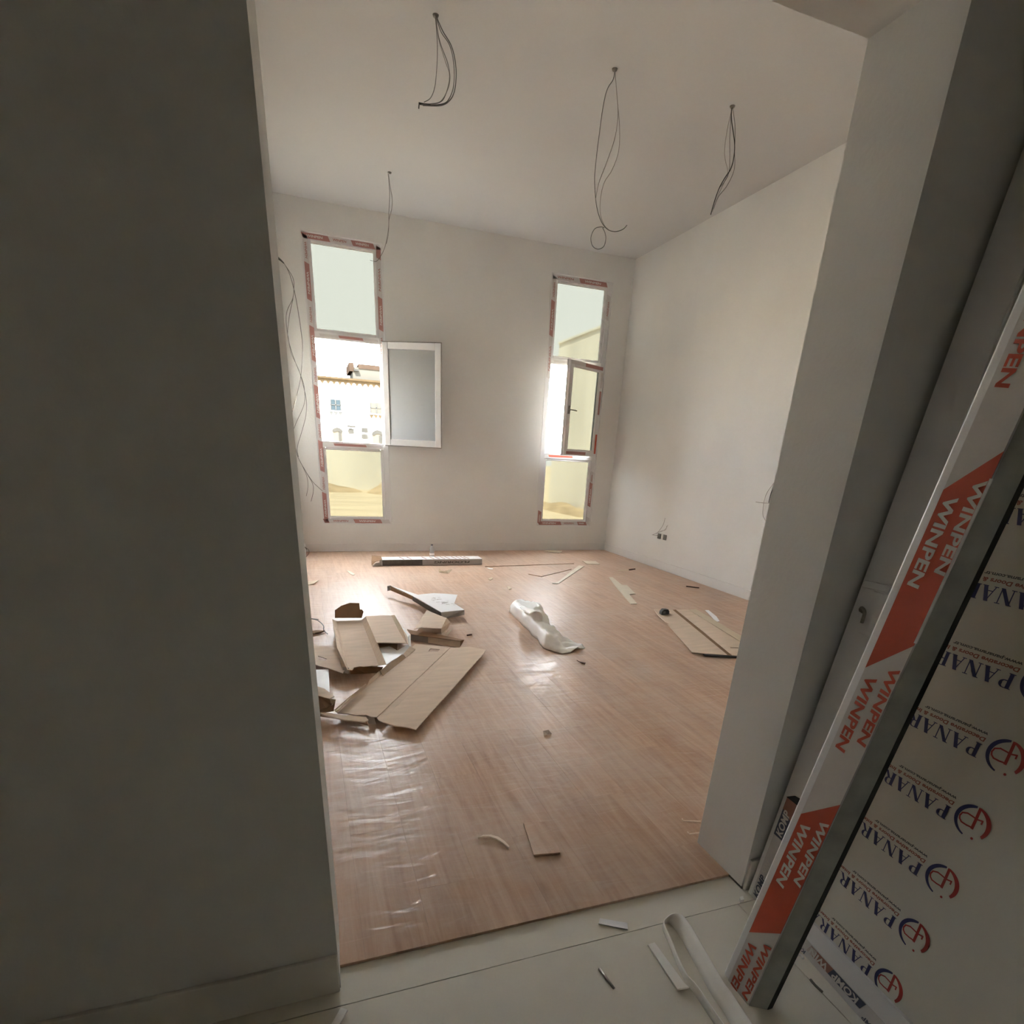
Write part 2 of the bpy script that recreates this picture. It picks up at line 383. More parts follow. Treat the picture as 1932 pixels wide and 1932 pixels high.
b = MB(); b.box(-2.2, 1.85, -2.6, -2.4, -.1, 2.95); struct('wall_hall_rear', b, 'hallwall', 'hallway wall behind the viewer', 'wall')
b = MB(); b.box(-8.0, 8.2, -6.0, D + .24, H + .26, 8.9); struct('shading_storey', b, 'extwall', 'unseen storey added above the room to shade the ground outside', 'shading mass')  # unseen mass added so its shadow covers the ground near the windows
b = MB(); b.box(W + .21, 8.2, 1.0, D + .24, -.5, H + .25); struct('shading_mass_right', b, 'extwall', 'unseen house mass added beyond the right wall to widen the shade outside', 'wall')  # unseen flank added with the storey above, for the same shadow
b = MB(); b.box(-8.0, XL - .21, TH + .05, D + .24, -.5, H + .25); struct('shading_mass_left', b, 'extwall', 'unseen house mass added beyond the left wall to widen the shade outside', 'wall')  # unseen left flank, added to complete that shadow
# baseboards
def skirt(name, pts, label, m='skirt'):
    b = MB(); b.box(*pts); o = struct(name, b, m, label, 'baseboard'); bevel(o, 0.003, 2)
    return o
SB = 0.108
skirt('baseboard_back', (XL, W, D - .014, D, 0.0005, SB), 'white baseboard along the far wall under the windows')
skirt('baseboard_right', (W - .014, W, TH, D - .0145, 0.0005, SB), 'white baseboard along the bare right wall')
skirt('baseboard_left', (XL, XL + .014, TH, D - .0145, 0.0005, SB), 'white baseboard at the room edge hidden past the doorway')
skirt('baseboard_hall', (-2.99, -0.002, -0.013, -0.0005, -0.0085, 0.115), 'dark hallway baseboard left of the doorway', 'hallwall')
skirt('baseboard_hall', (OW + .004, 1.595, -0.013, -0.0005, -0.0085, 0.115), 'hallway baseboard stub between doorway and leaning frame', 'hallwall')

# ================================================================ WINDOWS
def seg_tape(parent, org, p0, along, across, length, width, pattern, face_y, words=True, wmat='tapewhite'):
    """protective tape strip: pattern = list of (start, end, material); slanted ends"""
    a = Vector(along).normalized(); c = Vector(across).normalized(); p0 = Vector(p0)
    nrm = a.cross(c)
    if nrm.y > 0: nrm = -nrm
    for s0, s1, m in pattern:
        sl = width * 0.45
        q = [p0 + a * (s0 + sl), p0 + a * (s1 + sl), p0 + a * s1 + c * width, p0 + a * s0 + c * width]
        b = MB(org); b.prism(q, nrm * 0.0012); t = b.build('protective_tape', m, parent)
        L = (s1 - s0) * 0.6
        if words and s1 - s0 > 0.13:
            rd = -a if a.z > 0.5 else a; upd = rd.cross(-nrm) ; upd = nrm.cross(rd)
            lettering('WINPEN', p0 + a * (s0 + s1) / 2 + c * width / 2 + nrm * 0.0016, rd, upd, width * 0.60, 'tapewhite' if m.startswith('red') else 'redfade', parent, org, width=L)
def window(idx, wx0, wx1, z0, z1, label, ang, taped):
    name = 'window_%d' % idx
    org = Vector((wx0, D, z0)); W_ = wx1 - wx0
    e = empty(name, org, label, 'window', kind='structure')
    yf = D + 0.012
    g = 0.004; fw = 0.066
    def bx(nm, m, *a, bv=0.003):
        b = MB(org); b.box(*a); o = b.build(nm, m, e); bevel(o, bv, 2); return o
    b = MB(org)
    b.box(wx0 + g, wx0 + fw, yf, yf + .065, z0 + g, z1 - g); b.box(wx1 - fw, wx1 - g, yf, yf + .065, z0 + g, z1 - g)
    b.box(wx0 + fw, wx1 - fw, yf, yf + .065, z0 + g, z0 + fw); b.box(wx0 + fw, wx1 - fw, yf, yf + .065, z1 - fw, z1 - g)
    o = b.build('frame', 'pvc', e); bevel(o, 0.003)
    b = MB(org); q = 0.003
    for (xa, xb, za, zb) in ((wx0 - .012, wx0 + q, z0 - .012, z1 + .012), (wx1 - q, wx1 + .012, z0 - .012, z1 + .012), (wx0 + q, wx1 - q, z0 - .012, z0 + q), (wx0 + q, wx1 - q, z1 - q, z1 + .012)):
        b.box(xa, xb, D - .003, D + .008, za, zb)
    b.build('sealant_line', 'boxgrey' if idx == 9 else 'skirt', e)
    for zc in (1.342, 2.538):
        bx('transom', 'pvc', wx0 + fw, wx1 - fw, yf + .001, yf + .064, zc - .036, zc + .036)
    # fixed panes with their beads
    for za, zb in ((z0 + fw, 1.342 - .036), (2.538 + .036, z1 - fw)):
        xa, xb = wx0 + fw, wx1 - fw; bw = 0.036
        b = MB(org)
        for (p, q_, r, s_) in ((xa, xa + bw, za, zb), (xb - bw, xb, za, zb), (xa + bw, xb - bw, za, za + bw * .8), (xa + bw, xb - bw, zb - bw * .8, zb)):
            b.box(p, q_, yf + .018, yf + .05, r, s_)
        bevel(b.build('glazing_bead', 'pvc', e), .006, 2)
        b = MB(org); b.add([(xa + bw * .6, yf + .035, za + .015), (xb - bw * .6, yf + .035, za + .015), (xb - bw * .6, yf + .035, zb - .015), (xa + bw * .6, yf + .035, zb - .015)], [(0, 1, 2, 3)])
        me = bpy.data.meshes.new('pane'); me.from_pydata([tuple(v) for v in b.v], [], b.f); me.update()
        obj('pane', me, 'glass', e)
    # opening sash, hinged on the right member, swung into the room
    hx, hy = wx1 - 0.026, D - 0.012
    sz0, sz1, sw, mw_ = 1.367, 2.527, 0.745, 0.075
    c, s_ = math.cos(math.radians(ang)), math.sin(math.radians(ang))
    def R(x, y, z): return (hx + c * x - s_ * y, hy + s_ * x + c * y, z)
    def rb(b, x0, x1, y0, y1, za, zb):
        p = [R(x, y, z) for z in (za, zb) for y in (y0, y1) for x in (x0, x1)]
        b.add(p, [(0, 2, 3, 1), (4, 5, 7, 6), (0, 1, 5, 4), (2, 6, 7, 3), (0, 4, 6, 2), (1, 3, 7, 5)])
    b = MB(org)
    rb(b, -sw, -sw + mw_, 0, .055, sz0, sz1); rb(b, -mw_, 0, 0, .055, sz0, sz1); rb(b, -sw + mw_, -mw_, 0, .055, sz0, sz0 + mw_); rb(b, -sw + mw_, -mw_, 0, .055, sz1 - mw_, sz1)
    sash = b.build('sash', 'pvc', e); bevel(sash, .006, 2)
    b = MB(org); rb(b, -sw - .008, .0, .040, .050, sz0 - .008, sz0); rb(b, -sw - .008, 0, .040, .050, sz1, sz1 + .008); rb(b, -sw - .008, -sw, .040, .050, sz0, sz1)
    b.build('rebate_lip', 'boxgrey' if ang > 90 else 'pvc', sash)
    b = MB(org); q = [R(-sw + mw_ - .01, .03, sz0 + mw_ - .01), R(-mw_ + .01, .03, sz0 + mw_ - .01), R(-mw_ + .01, .03, sz1 - mw_ + .01), R(-sw + mw_ - .01, .03, sz1 - mw_ + .01)]
    b.add(q, [(0, 1, 2, 3)]); me = bpy.data.meshes.new('pane'); me.from_pydata([tuple(v) for v in b.v], [], b.f); me.update(); obj('pane', me, 'glass', sash)
    b = MB(org); rb(b, -sw + .022, -sw + .048, -.012, .0, 1.88, 1.98); b.tube([R(-sw + .035, -.012, 1.93), R(-sw + .035, -.045, 1.93), R(-sw + .05, -.05, 1.93), R(-sw + .145, -.05, 1.925)], .008, 8, 3)
    tag(b.build('handle', 'steel', sash), 'grey lever handle')
    b = MB(org)
    for zz in (1.50, 1.95, 2.40): b.tube([R(.008, -.004, zz - .05), R(.008, -.004, zz + .05)], .009, 8, 1)
    b.build('hinge', 'pvc', sash)
    # tapes on the frame
    yt = yf - 0.0004; tw = 0.052
    if taped['left']:
        seg_tape(e, org, (wx0 + .016, yt, z0), (0, 0, 1), (1, 0, 0), 0, tw, taped['left'], yt)
    if taped['right']:
        seg_tape(e, org, (wx1 - .016 - tw, yt, z0), (0, 0, 1), (1, 0, 0), 0, tw, taped['right'], yt)
    if taped['top']:
        seg_tape(e, org, (wx0 - .01, yt, z1 - .012 - tw), (1, 0, 0), (0, 0, 1), 0, tw, taped['top'], yt)
    if taped['bottom']:
        seg_tape(e, org, (wx0 - .01, yt, z0 + .012), (1, 0, 0), (0, 0, 1), 0, tw, taped['bottom'], yt)
    for zc, pat in ((2.538, taped['t2']), (1.342, taped['t1'])):
        seg_tape(e, org, (wx0, yf + .0004, zc - .015), (1, 0, 0), (0, 0, 1), 0, .028, pat, yt, words=False)
    if taped.get('sash'):
        def loc(x, z): return Vector(R(x, -.0008, z))
        for (a0, a1, b0, b1, m) in taped['sash']:
            bb = MB(org); bb.prism([loc(a0, b0), loc(a1, b0), loc(a1, b1), loc(a0, b1)], Vector(R(0, -1.0012, 0)) - Vector(R(0, -1, 0)))
            bb.build('protective_tape', m, sash)
    return e
Rf, Gt = 'redfade', 'tapegrey'
z0 = 0.362
L1 = []
zz = 0.02
while zz < 3.10:
    L1.append((zz, min(zz + .36, 3.14), Rf)); L1.append((zz + .36, min(zz + .62, 3.14), Gt)) if zz + .36 < 3.1 else None
    zz += .62
window(1, *WINS[0], 'tall taped window with its middle sash swung back against the wall', 152, dict(
    left=L1, right=[(1.98, 2.28, Gt), (2.28, 2.62, Rf), (2.62, 3.0, Gt), (3.0, 3.12, Rf)], top=[(.01, .30, Rf), (.30, .55, Gt), (.55, .80, Rf), (.80, .87, Gt)],
    bottom=[(.01, .07, Rf), (.07, .40, Gt), (.40, .76, Rf), (.76, .87, Gt)], t2=[(.12, .34, Gt), (.34, .62, Rf), (.62, .80, Gt)], t1=[(.20, .60, Rf), (.60, .80, Gt)]))
window(2, *WINS[1], 'tall taped window with its narrow middle sash swung half open', 27, dict(
    left=[(.02, .20, Rf), (1.95, 2.45, Gt), (2.45, 2.85, Rf), (2.85, 3.12, Gt)], right=[(.02, .12, Gt), (.28, .62, Rf), (.62, .78, Gt), (2.72, 3.0, Gt)], top=[(.01, .40, Gt), (.40, .80, Rf)],
    bottom=[(.03, .40, Rf), (.40, .68, Gt), (.68, .83, Rf)], t2=[(.10, .32, Gt)], t1=[(.12, .50, 'red'), (.52, .62, 'whitecard'), (.62, .78, Gt)],
    sash=[(-.73, -.42, 2.478, 2.52, Gt), (-.42, -.02, 2.478, 2.52, Rf), (-.05, -.008, 2.26, 2.45, Gt), (-.05, -.008, 1.92, 2.22, Rf), (-.05, -.008, 1.40, 1.66, 'red'), (-.70, -.25, 1.376, 1.414, Rf)]))

# ================================================================ HALL: LEANING PROFILE AND DOOR LEAF
def frame3(O, u, v):
    O = Vector(O); u = Vector(u).normalized(); v = Vector(v).normalized(); n = u.cross(v).normalized()
    if n.x > 0: n = -n
    return O, u, v, n
# --- profile (A)
O, u, v, n = frame3((1.024, -.263, -0.008), (0, -1, 0), (.173, 0, 1))
eA = empty('pvc_profile', O, 'long white frame profile with red and white protective tape, leaning in the hallway', 'profile')
def PA(a, c, h=0.0): return O + u * a + v * c + n * h
LA = 2.9
b = MB(O); sec = [(-.006, -.014), (.004, -.002), (.022, 0), (.101, 0), (.124, -.040), (.110, -.060), (-.004, -.060)]
b.prism([PA(a, 0, h) for a, h in sec], v * LA); bevel(b.build('profile_body', 'pvc', eA), .0015, 1)
b = MB(O); b.prism([PA(.1035, 0, -.0025), PA(.1255, 0, -.0395), PA(.1295, 0, -.0385), PA(.1045, 0, -.001)], v * LA); tag(b.build('side_channel', 'pvcgrey', eA), 'grey recessed side of the profile')
b = MB(O); b.prism([PA(.122, 0, -.042), PA(.1300, 0, -.0400), PA(.1300, 0, -.056), PA(.118, 0, -.060)], v * LA); tag(b.build('gasket', 'rubber', eA), 'black rubber gasket')
blocks = [(-.005, .170, .243, 'tapewhite'), (.171, None, None, 'red'), (.560, None, None, 'tapewhite'), (.948, None, None, 'red'), (1.31, None, None, 'tapewhite'), (1.70, None, None, 'red'), (2.1, None, None, 'tapewhite')]
cuts = [(-.004, .000), (.171, .243), (.547, .625), (.936, 1.014), (1.325, 1.40), (1.71, 1.79), (2.10, 2.18), (2.49, 2.56)]
for i in range(len(cuts) - 1):
    (a0, a1), (c0, c1) = cuts[i], cuts[i + 1]
    m = 'red' if i % 2 else 'tapewhite'; tm = 'tapewhite' if i % 2 else 'red'
    b = MB(O); b.prism([PA(.023, a0), PA(.102, a1 if i else 0.0), PA(.102, c1), PA(.023, c0)], n * .0008)
    t = b.build('protective_tape', m, eA)
    mid = (a0 + a1) / 2
    wl = .185
    top = c0 - .012; cen = top - wl / 2
    if i == 0: cen = .065
    lettering('WINPEN', PA(.046, cen, .0012), -v, u, .036, tm, t, O, width=wl)
    if i == 0: lettering('WINPEN', PA(.085, cen + .035, .0012), -v, u, .030, tm, t, O, width=wl)
    else: lettering('WINPEN', PA(.0865, cen + .035, .0012), -v, u, .031, tm, t, O, width=wl)
b = MB(O)
b.prism([PA(.102, 1.02, .002), PA(.106, 1.02, .0), PA(.106, 1.35, .0), PA(.102, 1.35, .002)], n * .003)
b.build('peeled_tape_edge', 'paper', eA)

# --- door leaf (B)
O, u, v, n = frame3((1.32, -.021, -0.008), (-.073, -1, 0), (.11, 0, 1))
eB = empty('door_leaf', O, 'large pale door leaf with dark printed protective film, stood upside down', 'door leaf')
LW, LH = 0.86, 2.12
def PB(a, c, h=0.0): return O + u * a + v * c + n * h
ST, RL = 0.108, 0.108
def slab(nm, a0, a1, c0, c1, h0, h1, m, par=eB, bv=0.002):
    b = MB(O); b.prism([PB(a0, c0, h0), PB(a1, c0, h0), PB(a1, c1, h0), PB(a0, c1, h0)], n * (h1 - h0)); o = b.build(nm, m, par)
    if bv: bevel(o, bv, 2)
    return o
slab('stile', 0, ST, 0, LH, -.045, 0, 'pvc'); slab('stile', LW - ST, LW, 0, LH, -.045, 0, 'pvc')
slab('rail', ST, LW - ST, 0, RL, -.045, -.0005, 'pvc'); slab('rail', ST, LW - ST, LH - RL, LH, -.045, -.0005, 'pvc')
slab('infill_panel', ST - .005, LW - ST + .005, RL - .005, LH - RL + .005, -.036, -.010, 'film', bv=0)
# tape on stile foot and bottom rail
t = slab('protective_tape', .016, .058, .004, .385, 0, .0008, 'tapegrey', bv=0)
b = MB(O); b.prism([PB(.016, .250, .001), PB(.058, .250, .001), PB(.058, .385, .001), PB(.016, .385, .001)], n * .0004); k2 = b.build('printed_band', 'kompband', t)
lettering('KOMP', PB(.038, .30, .002), v, -u, .036, 'tapewhite', t, O, width=.09)
lettering('KOMP', PB(.038, .055, .0018), v, -u, .034, 'kompband', t, O, width=.085)
b = MB(O); b.prism([PB(.016, .345, .0016), PB(.058, .325, .0016), PB(.058, .385, .0016), PB(.016, .385, .0016)], n * .0004); b.build('printed_band', 'kompred', t)
b = MB(O); b.prism([PB(.014, .386, .0005), PB(.064, .386, .0005), PB(.064, .410, .0005), PB(.040, .406, .0005)], n * .003); b.build('tape_tear', 'rubber', t)
lettering('WIN', PB(.038, .125, .0018), v, -u, .034, 'tapewhite', t, O, width=.06)
t = slab('protective_tape', .112, LW - .01, .002, .050, 0, .0008, 'tapegrey', bv=0)
for (a0, a1, m, w_) in ((.20, .285, 'tapewhite', None), (.262, .345, 'kompred', 'WIN'), (.345, .455, 'kompband', 'KOMP'), (.56, .64, 'kompred', 'WIN'), (.64, .75, 'kompband', 'KOMP')):
    b = MB(O); b.prism([PB(a0, .022, .001), PB(a1, .022, .001), PB(a1 + .01, .048, .001), PB(a0 + .01, .048, .001)], n * .0004); b.build('printed_band', m, t)
    if w_: lettering(w_, PB((a0 + a1) / 2 + .003, .035, .002), -u, -v, .028, 'tapewhite', t, O, width=(a1 - a0) * .8)
for a in (.235, .50, .69): lettering('KOMP', PB(a, .011, .0012), -u, -v, .017, 'kompband', t, O, width=.06)
# film print: serif capitals and round mark, upside down
def poly_letter(ch):
    t = 0.08
    q = []
    def rect(x0, y0, x1, y1): q.append([(x0, y0), (x1, y0), (x1, y1), (x0, y1)])
    def bar(x0, y0, x1, y1, th): q.append([(x0 - th / 2, y0), (x0 + th / 2, y0), (x1 + th / 2, y1), (x1 - th / 2, y1)])
    def arc(cx, cy, rx, ry, th0, th1, a0, a1, n_=14):
        for i in range(n_):
            p = []
            for k in (i, i + 1):
                a = math.radians(a0 + (a1 - a0) * k / n_); th = th0 + (th1 - th0) * math.sin(math.pi * k / n_)
                p.append(((cx + (rx) * math.cos(a), cy + ry * math.sin(a)), (cx + (rx - th) * math.cos(a), cy + (ry - min(th, .1)) * math.sin(a))))
            q.append([p[0][0], p[1][0], p[1][1], p[0][1]])
    if ch in 'PR':
        rect(.08, 0, .33, 1); rect(0, 0, .40, .05); rect(0, .95, .40, 1); rect(.30, .95, .5, 1); rect(.30, .47, .5, .53)
        arc(.48, .735, .30, .265, .04, .20, 90, -90); wd = .84
        if ch == 'R': bar(.85, 0, .52, .5, .20); rect(.78, 0, 1.02, .05); wd = 1.0
    elif ch == 'A':
        bar(.14, 0, .50, 1, .07); bar(.82, 0, .48, 1, .27); rect(.26, .30, .70, .355); rect(0, 0, .28, .05); rect(.64, 0, 1.0, .05); wd = 1.0
    elif ch == 'N':
        rect(.13, 0, .20, 1); rect(.84, 0, .91, 1); bar(.84, 0, .18, 1, .26); rect(0, 0, .32, .05); rect(.70, .95, 1.04, 1); rect(0, .95, .25, 1); wd = 1.02
    elif ch == 'M':
        rect(.12, 0, .19, 1); rect(.95, 0, 1.15, 1); bar(.58, 0, .2, 1, .2); bar(.58, 0, .98, 1, .07); rect(0, 0, .30, .05); rect(.85, 0, 1.25, .05); wd = 1.25
    return q, wd
def glyph_mesh(nm, quads, place, m, par):
    vs_, fs = [], []
    for q in quads:
        k = len(vs_); vs_ += [tuple(place(*p) - O) for p in q]; fs.append(tuple(range(k, k + len(q))))
    me = bpy.data.meshes.new(nm); me.from_pydata(vs_, [], fs); me.update(); return obj(nm, me, m, par)
film = slab('protective_film', ST, LW - ST, RL, LH - RL, -.0105, -.0098, 'film', bv=0)
hF = -.0092
def arcq(r0, r1, a0, a1, wfun, n_=22):
    q = []
    for i in range(n_):
        p = []
        for k in (i, i + 1):
            a = math.radians(a0 + (a1 - a0) * k / n_); w = wfun(k / n_)
            p.append(((r0 * math.cos(a), r0 * math.sin(a)), ((r0 - w) * math.cos(a), (r0 - w) * math.sin(a))))
        q.append([p[0][0], p[1][0], p[1][1], p[0][1]])
    return q
def stroke(pts, w):
    q = []
    for (xa, ya), (xb, yb) in zip(pts, pts[1:]):
        dx, dy = xb - xa, yb - ya; l = math.hypot(dx, dy) or 1; nx, ny = -dy / l * w / 2, dx / l * w / 2; ex, ey = dx / l * w * .35, dy / l * w * .35
        q.append([(xa + nx - ex, ya + ny - ey), (xb + nx + ex, yb + ny + ey), (xb - nx + ex, yb - ny + ey), (xa - nx - ex, ya - ny - ey)])
    return q
CAPH = .0335
row = -1
vv = .136 - .1635
while vv < 1.95:
    cz = vv
    if vv > .10:
        # the round mark; local x = reading direction (-u is away from the camera), local y up the letters (-v)
        def PL(x, y, cz=cz): return PB(.484 - x, cz - y, hF)
        navy = arcq(.0385, 0, -85, 80, lambda t: .0012 + .0078 * math.sin(math.pi * (0.12 + .80 * (1 - (1 - t)) ** .75)) ** .9)
        glyph_mesh('logo_arc', navy, PL, 'navy', film)
        redq = arcq(.0385, 0, 264, 143, lambda t: .0030 + .0068 * math.sin(math.pi * (0.05 + .82 * t)) ** .9)
        R_ = .0385
        def pr_(*p): return [(x_ * R_, y_ * R_) for x_, y_ in p]
        redq += stroke(pr_((-.08, -.93), (-.11, -.3), (-.13, .33)), .0062)
        redq += stroke(pr_((-.13, .30), (.2, .34), (.50, .33), (.66, .2), (.72, .03), (.66, -.2), (.4, -.33), (.1, -.31), (-.16, -.28), (-.45, -.36), (-.46, -.17)), .0034)
        redq.append([(-.35 * R_ + .003 * math.cos(q_), .88 * R_ + .003 * math.sin(q_)) for q_ in [i * math.pi / 4 for i in range(8)]])
        glyph_mesh('logo_mark', redq, PL, 'logored', film)
        x = 0.0; quads = []
        for ch in 'PANARAMA':
            q, wd = poly_letter(ch)
            for p in q: quads.append([(x + a * CAPH, y_ * CAPH) for a, y_ in p])
            x += (wd + .10) * CAPH
            if .432 - x < ST + .002: break
        glyph_mesh('printed_words', quads, lambda x, y, cz=cz: PB(.434 - x, cz + .004 - y, hF), 'navy', film)
    for txt, dz, m, wd, sz in (('Decorative Doors & Interiors', .0165, 'brown', .215, .013), ('www.panarama.com.tr', .0300, 'darkprint', .150, .0105)):
        zc = cz + dz - .001
        if zc > RL + .004: lettering(txt, PB(.436 - wd / 2, zc, hF), -u, -v, sz, m, film, O, width=wd, name='printed_words', off=0.0001)
    vv += .1635
# latch plate and bent screw on the stile
b = MB(O); b.prism([PB(.012, 1.048), PB(.095, 1.052), PB(.095, 1.070), PB(.012, 1.068)], n * .012); bevel(b.build('keeper_plate', 'pvc', eB), .004, 2)
b = MB(O); b.tube([PB(.038, .985, 0), PB(.036, .990, .012), PB(.045, .998, .020), PB(.056, .988, .018), PB(.054, .960, .012)], .0045, 8, 5); tag(b.build('bent_hook', 'boxgrey', eB), 'small grey bent hook')
b = MB(O); b.prism([PB(.045, .93), PB(.10, .93), PB(.10, 1.046), PB(.045, 1.046)], n * .003); bevel(b.build('lock_plate', 'pvc', eB), .001, 1)

# ================================================================ HANGING WIRES
def wires(name, org, label, strands, group=None, cat='wires', knob=True, kz=None):
    e = empty(name, org, label, cat, group)
    for pts, r, m in strands:
        b = MB(org); b.tube(pts, r, 6, 7); b.build('wire', m, e)
    return e
def ceil_hole(e, org):
    b = MB(org); b.lathe((org[0], org[1], H - .012), [(.004, 0), (.016, .002), (.02, .0118)], 10); b.build('cable_stub', 'boxgrey', e)
y = 3.55
Yc = 3.55
o1 = (1.016,3.549,3.818)
e = wires('ceiling_wires', o1, 'bundle of five grey wires bowed to one side, ending in a black taped stub', [
    ([(1.013,3.550,3.816),(1.022,3.550,3.743),(1.026,3.550,3.671),(1.022,3.550,3.571),(1.008,3.550,3.479),(0.980,3.550,3.422),(0.938,3.550,3.394)], .0022, 'wire'),
    ([(1.016,3.550,3.816),(1.036,3.550,3.710),(1.077,3.550,3.619),(1.104,3.550,3.562),(1.094,3.550,3.496),(1.070,3.550,3.445),(1.025,3.550,3.405),(0.938,3.550,3.383)], .0022, 'wirelight'),
    ([(1.005,3.500,3.792),(1.018,3.500,3.719),(1.038,3.500,3.663),(1.082,3.500,3.586),(1.096,3.500,3.514),(1.073,3.500,3.445),(1.031,3.500,3.391),(0.911,3.500,3.358)], .0022, 'wire'),
    ([(1.022,3.580,3.835),(1.056,3.580,3.765),(1.111,3.580,3.715),(1.139,3.580,3.633),(1.140,3.580,3.531),(1.112,3.580,3.460),(1.066,3.580,3.422),(0.944,3.580,3.391)], .0026, 'wire'),
    ([(1.012,3.530,3.808),(1.055,3.530,3.746),(1.113,3.530,3.685),(1.141,3.530,3.599),(1.138,3.530,3.496),(1.107,3.530,3.431),(1.045,3.530,3.390),(0.927,3.530,3.368)], .0030, 'wire')])
b = MB(o1); b.tube([(0.980,3.550,3.389),(0.938,3.550,3.383),(0.904,3.550,3.382)], .006, 8, 2); b.tube([(0.907,3.550,3.383),(0.904,3.550,3.356)], .004, 6, 1); tag(b.build('taped_end', 'wireblack', e), 'black taped wire end'); ceil_hole(e, o1)
o1 = (1.038,5.824,3.818)
e = wires('ceiling_wires', o1, 'thin wire pair hanging in front of the window near the far wall', [
    ([(1.019,5.800,3.803),(1.026,5.800,3.726),(1.028,5.800,3.624),(1.018,5.800,3.496),(1.008,5.800,3.367),(0.977,5.800,3.232),(0.932,5.800,3.138),(0.876,5.800,3.073),(0.814,5.800,3.074)], .0024, 'wire'),
    ([(1.028,5.830,3.814),(1.040,5.830,3.718),(1.058,5.830,3.617),(1.049,5.830,3.531),(1.020,5.830,3.441),(1.011,5.830,3.332),(0.987,5.830,3.242)], .0024, 'wirelight')])
ceil_hole(e, (1.030,5.840,3.818))
e = wires('ceiling_wires', (2.264,3.541,3.818), 'long looping wires with a small round coil near the ceiling centre', [
    ([(2.269,3.550,3.820),(2.263,3.550,3.767),(2.225,3.550,3.709),(2.204,3.550,3.616),(2.192,3.550,3.471),(2.184,3.550,3.322),(2.185,3.550,3.202),(2.214,3.550,3.068),(2.260,3.550,2.980),(2.319,3.550,2.934),(2.388,3.550,2.927),(2.453,3.550,2.950),(2.485,3.550,2.981)], .0026, 'wire'),
    ([(2.254,3.520,3.804),(2.281,3.520,3.702),(2.309,3.520,3.581),(2.302,3.520,3.450),(2.256,3.520,3.309),(2.207,3.520,3.181),(2.192,3.520,3.086)], .0022, 'wirelight'),
    ([(2.283,3.580,3.836),(2.325,3.580,3.679),(2.361,3.580,3.542),(2.371,3.580,3.410),(2.333,3.580,3.297),(2.278,3.580,3.212),(2.259,3.580,3.115),(2.270,3.580,3.022),(2.309,3.580,2.963),(2.357,3.580,2.937)], .0022, 'wirelight'),
    ([(2.287,3.530,2.930),(2.260,3.530,2.932),(2.209,3.530,2.912),(2.184,3.530,2.857),(2.203,3.530,2.808),(2.249,3.530,2.794),(2.296,3.530,2.817),(2.308,3.530,2.868),(2.294,3.530,2.905),(2.273,3.530,2.928)], .0024, 'wire')])
ceil_hole(e, (2.264,3.541,3.818))
e = wires('ceiling_wires', (3.266,3.552,3.818), 'tight twisted wire bundle with a straight black tip by the doorway header', [
    ([(3.261,3.550,3.813),(3.273,3.550,3.743),(3.333,3.550,3.614),(3.346,3.550,3.521),(3.332,3.550,3.455),(3.295,3.550,3.400),(3.256,3.550,3.328),(3.231,3.550,3.242),(3.214,3.550,3.155)], .0036, 'wireblack'),
    ([(3.286,3.580,3.830),(3.270,3.580,3.692),(3.278,3.580,3.552),(3.333,3.580,3.449),(3.313,3.580,3.380),(3.267,3.580,3.273),(3.246,3.580,3.186)], .0020, 'wirelight'),
    ([(3.244,3.520,3.798),(3.295,3.520,3.689),(3.323,3.520,3.555),(3.345,3.520,3.447),(3.304,3.520,3.343),(3.238,3.520,3.260),(3.211,3.520,3.180)], .0022, 'wire'),
    ([(3.264,3.560,3.812),(3.290,3.560,3.642),(3.319,3.560,3.520),(3.327,3.560,3.425),(3.275,3.560,3.344)], .0020, 'wire')])
ceil_hole(e, (3.262,3.553,3.818))
e = wires('wall_wires', (-0.057,5.500,2.899), 'long tangled grey wires hanging beside the taped window and doorway edge', [
    ([(-0.048,5.500,2.896),(-0.005,5.500,2.869),(0.034,5.500,2.796),(0.062,5.500,2.679),(0.080,5.500,2.541),(0.096,5.500,2.342),(0.096,5.500,2.186),(0.062,5.500,1.967),(0.012,5.500,1.794),(-0.055,5.500,1.617)], .0030, 'wire'),
    ([(-0.005,5.450,2.858),(0.061,5.450,2.756),(0.062,5.450,2.669),(0.043,5.450,2.587),(-0.014,5.450,2.487),(-0.032,5.450,2.395),(-0.026,5.450,2.261),(-0.010,5.450,2.133),(0.041,5.450,2.007),(0.070,5.450,1.884),(0.091,5.450,1.730),(0.074,5.450,1.589),(0.019,5.450,1.434),(-0.035,5.450,1.287),(-0.032,5.450,1.201)], .0026, 'wire'),
    ([(0.048,5.550,2.611),(0.000,5.550,2.459),(-0.028,5.550,2.319),(-0.022,5.550,2.231),(0.014,5.550,2.089),(0.061,5.550,1.953),(0.082,5.550,1.856),(0.069,5.550,1.706),(-0.023,5.550,1.528),(-0.059,5.550,1.452)], .0026, 'wire'),
    ([(-0.058,5.500,1.316),(-0.034,5.500,1.190),(0.037,5.500,1.042),(0.086,5.500,0.938),(0.085,5.500,0.858),(0.055,5.500,0.760)], .0026, 'wire'), ([(-0.034,5.500,1.190),(0.005,5.500,1.099),(0.034,5.500,1.011),(0.037,5.500,0.915),(0.012,5.500,0.813)], .0022, 'wire'),
    ([(0.037,5.500,1.042),(0.088,5.500,0.960),(0.128,5.500,0.918),(0.178,5.500,0.871)], .0026, 'wire')])
b = MB((-0.057,5.500,2.899)); b.tube([(-0.060,5.500,2.907),(-0.030,5.500,2.890),(-0.005,5.500,2.869)], .012, 8, 2, r1=.005); b.build('cable_outlet', 'wire', e)
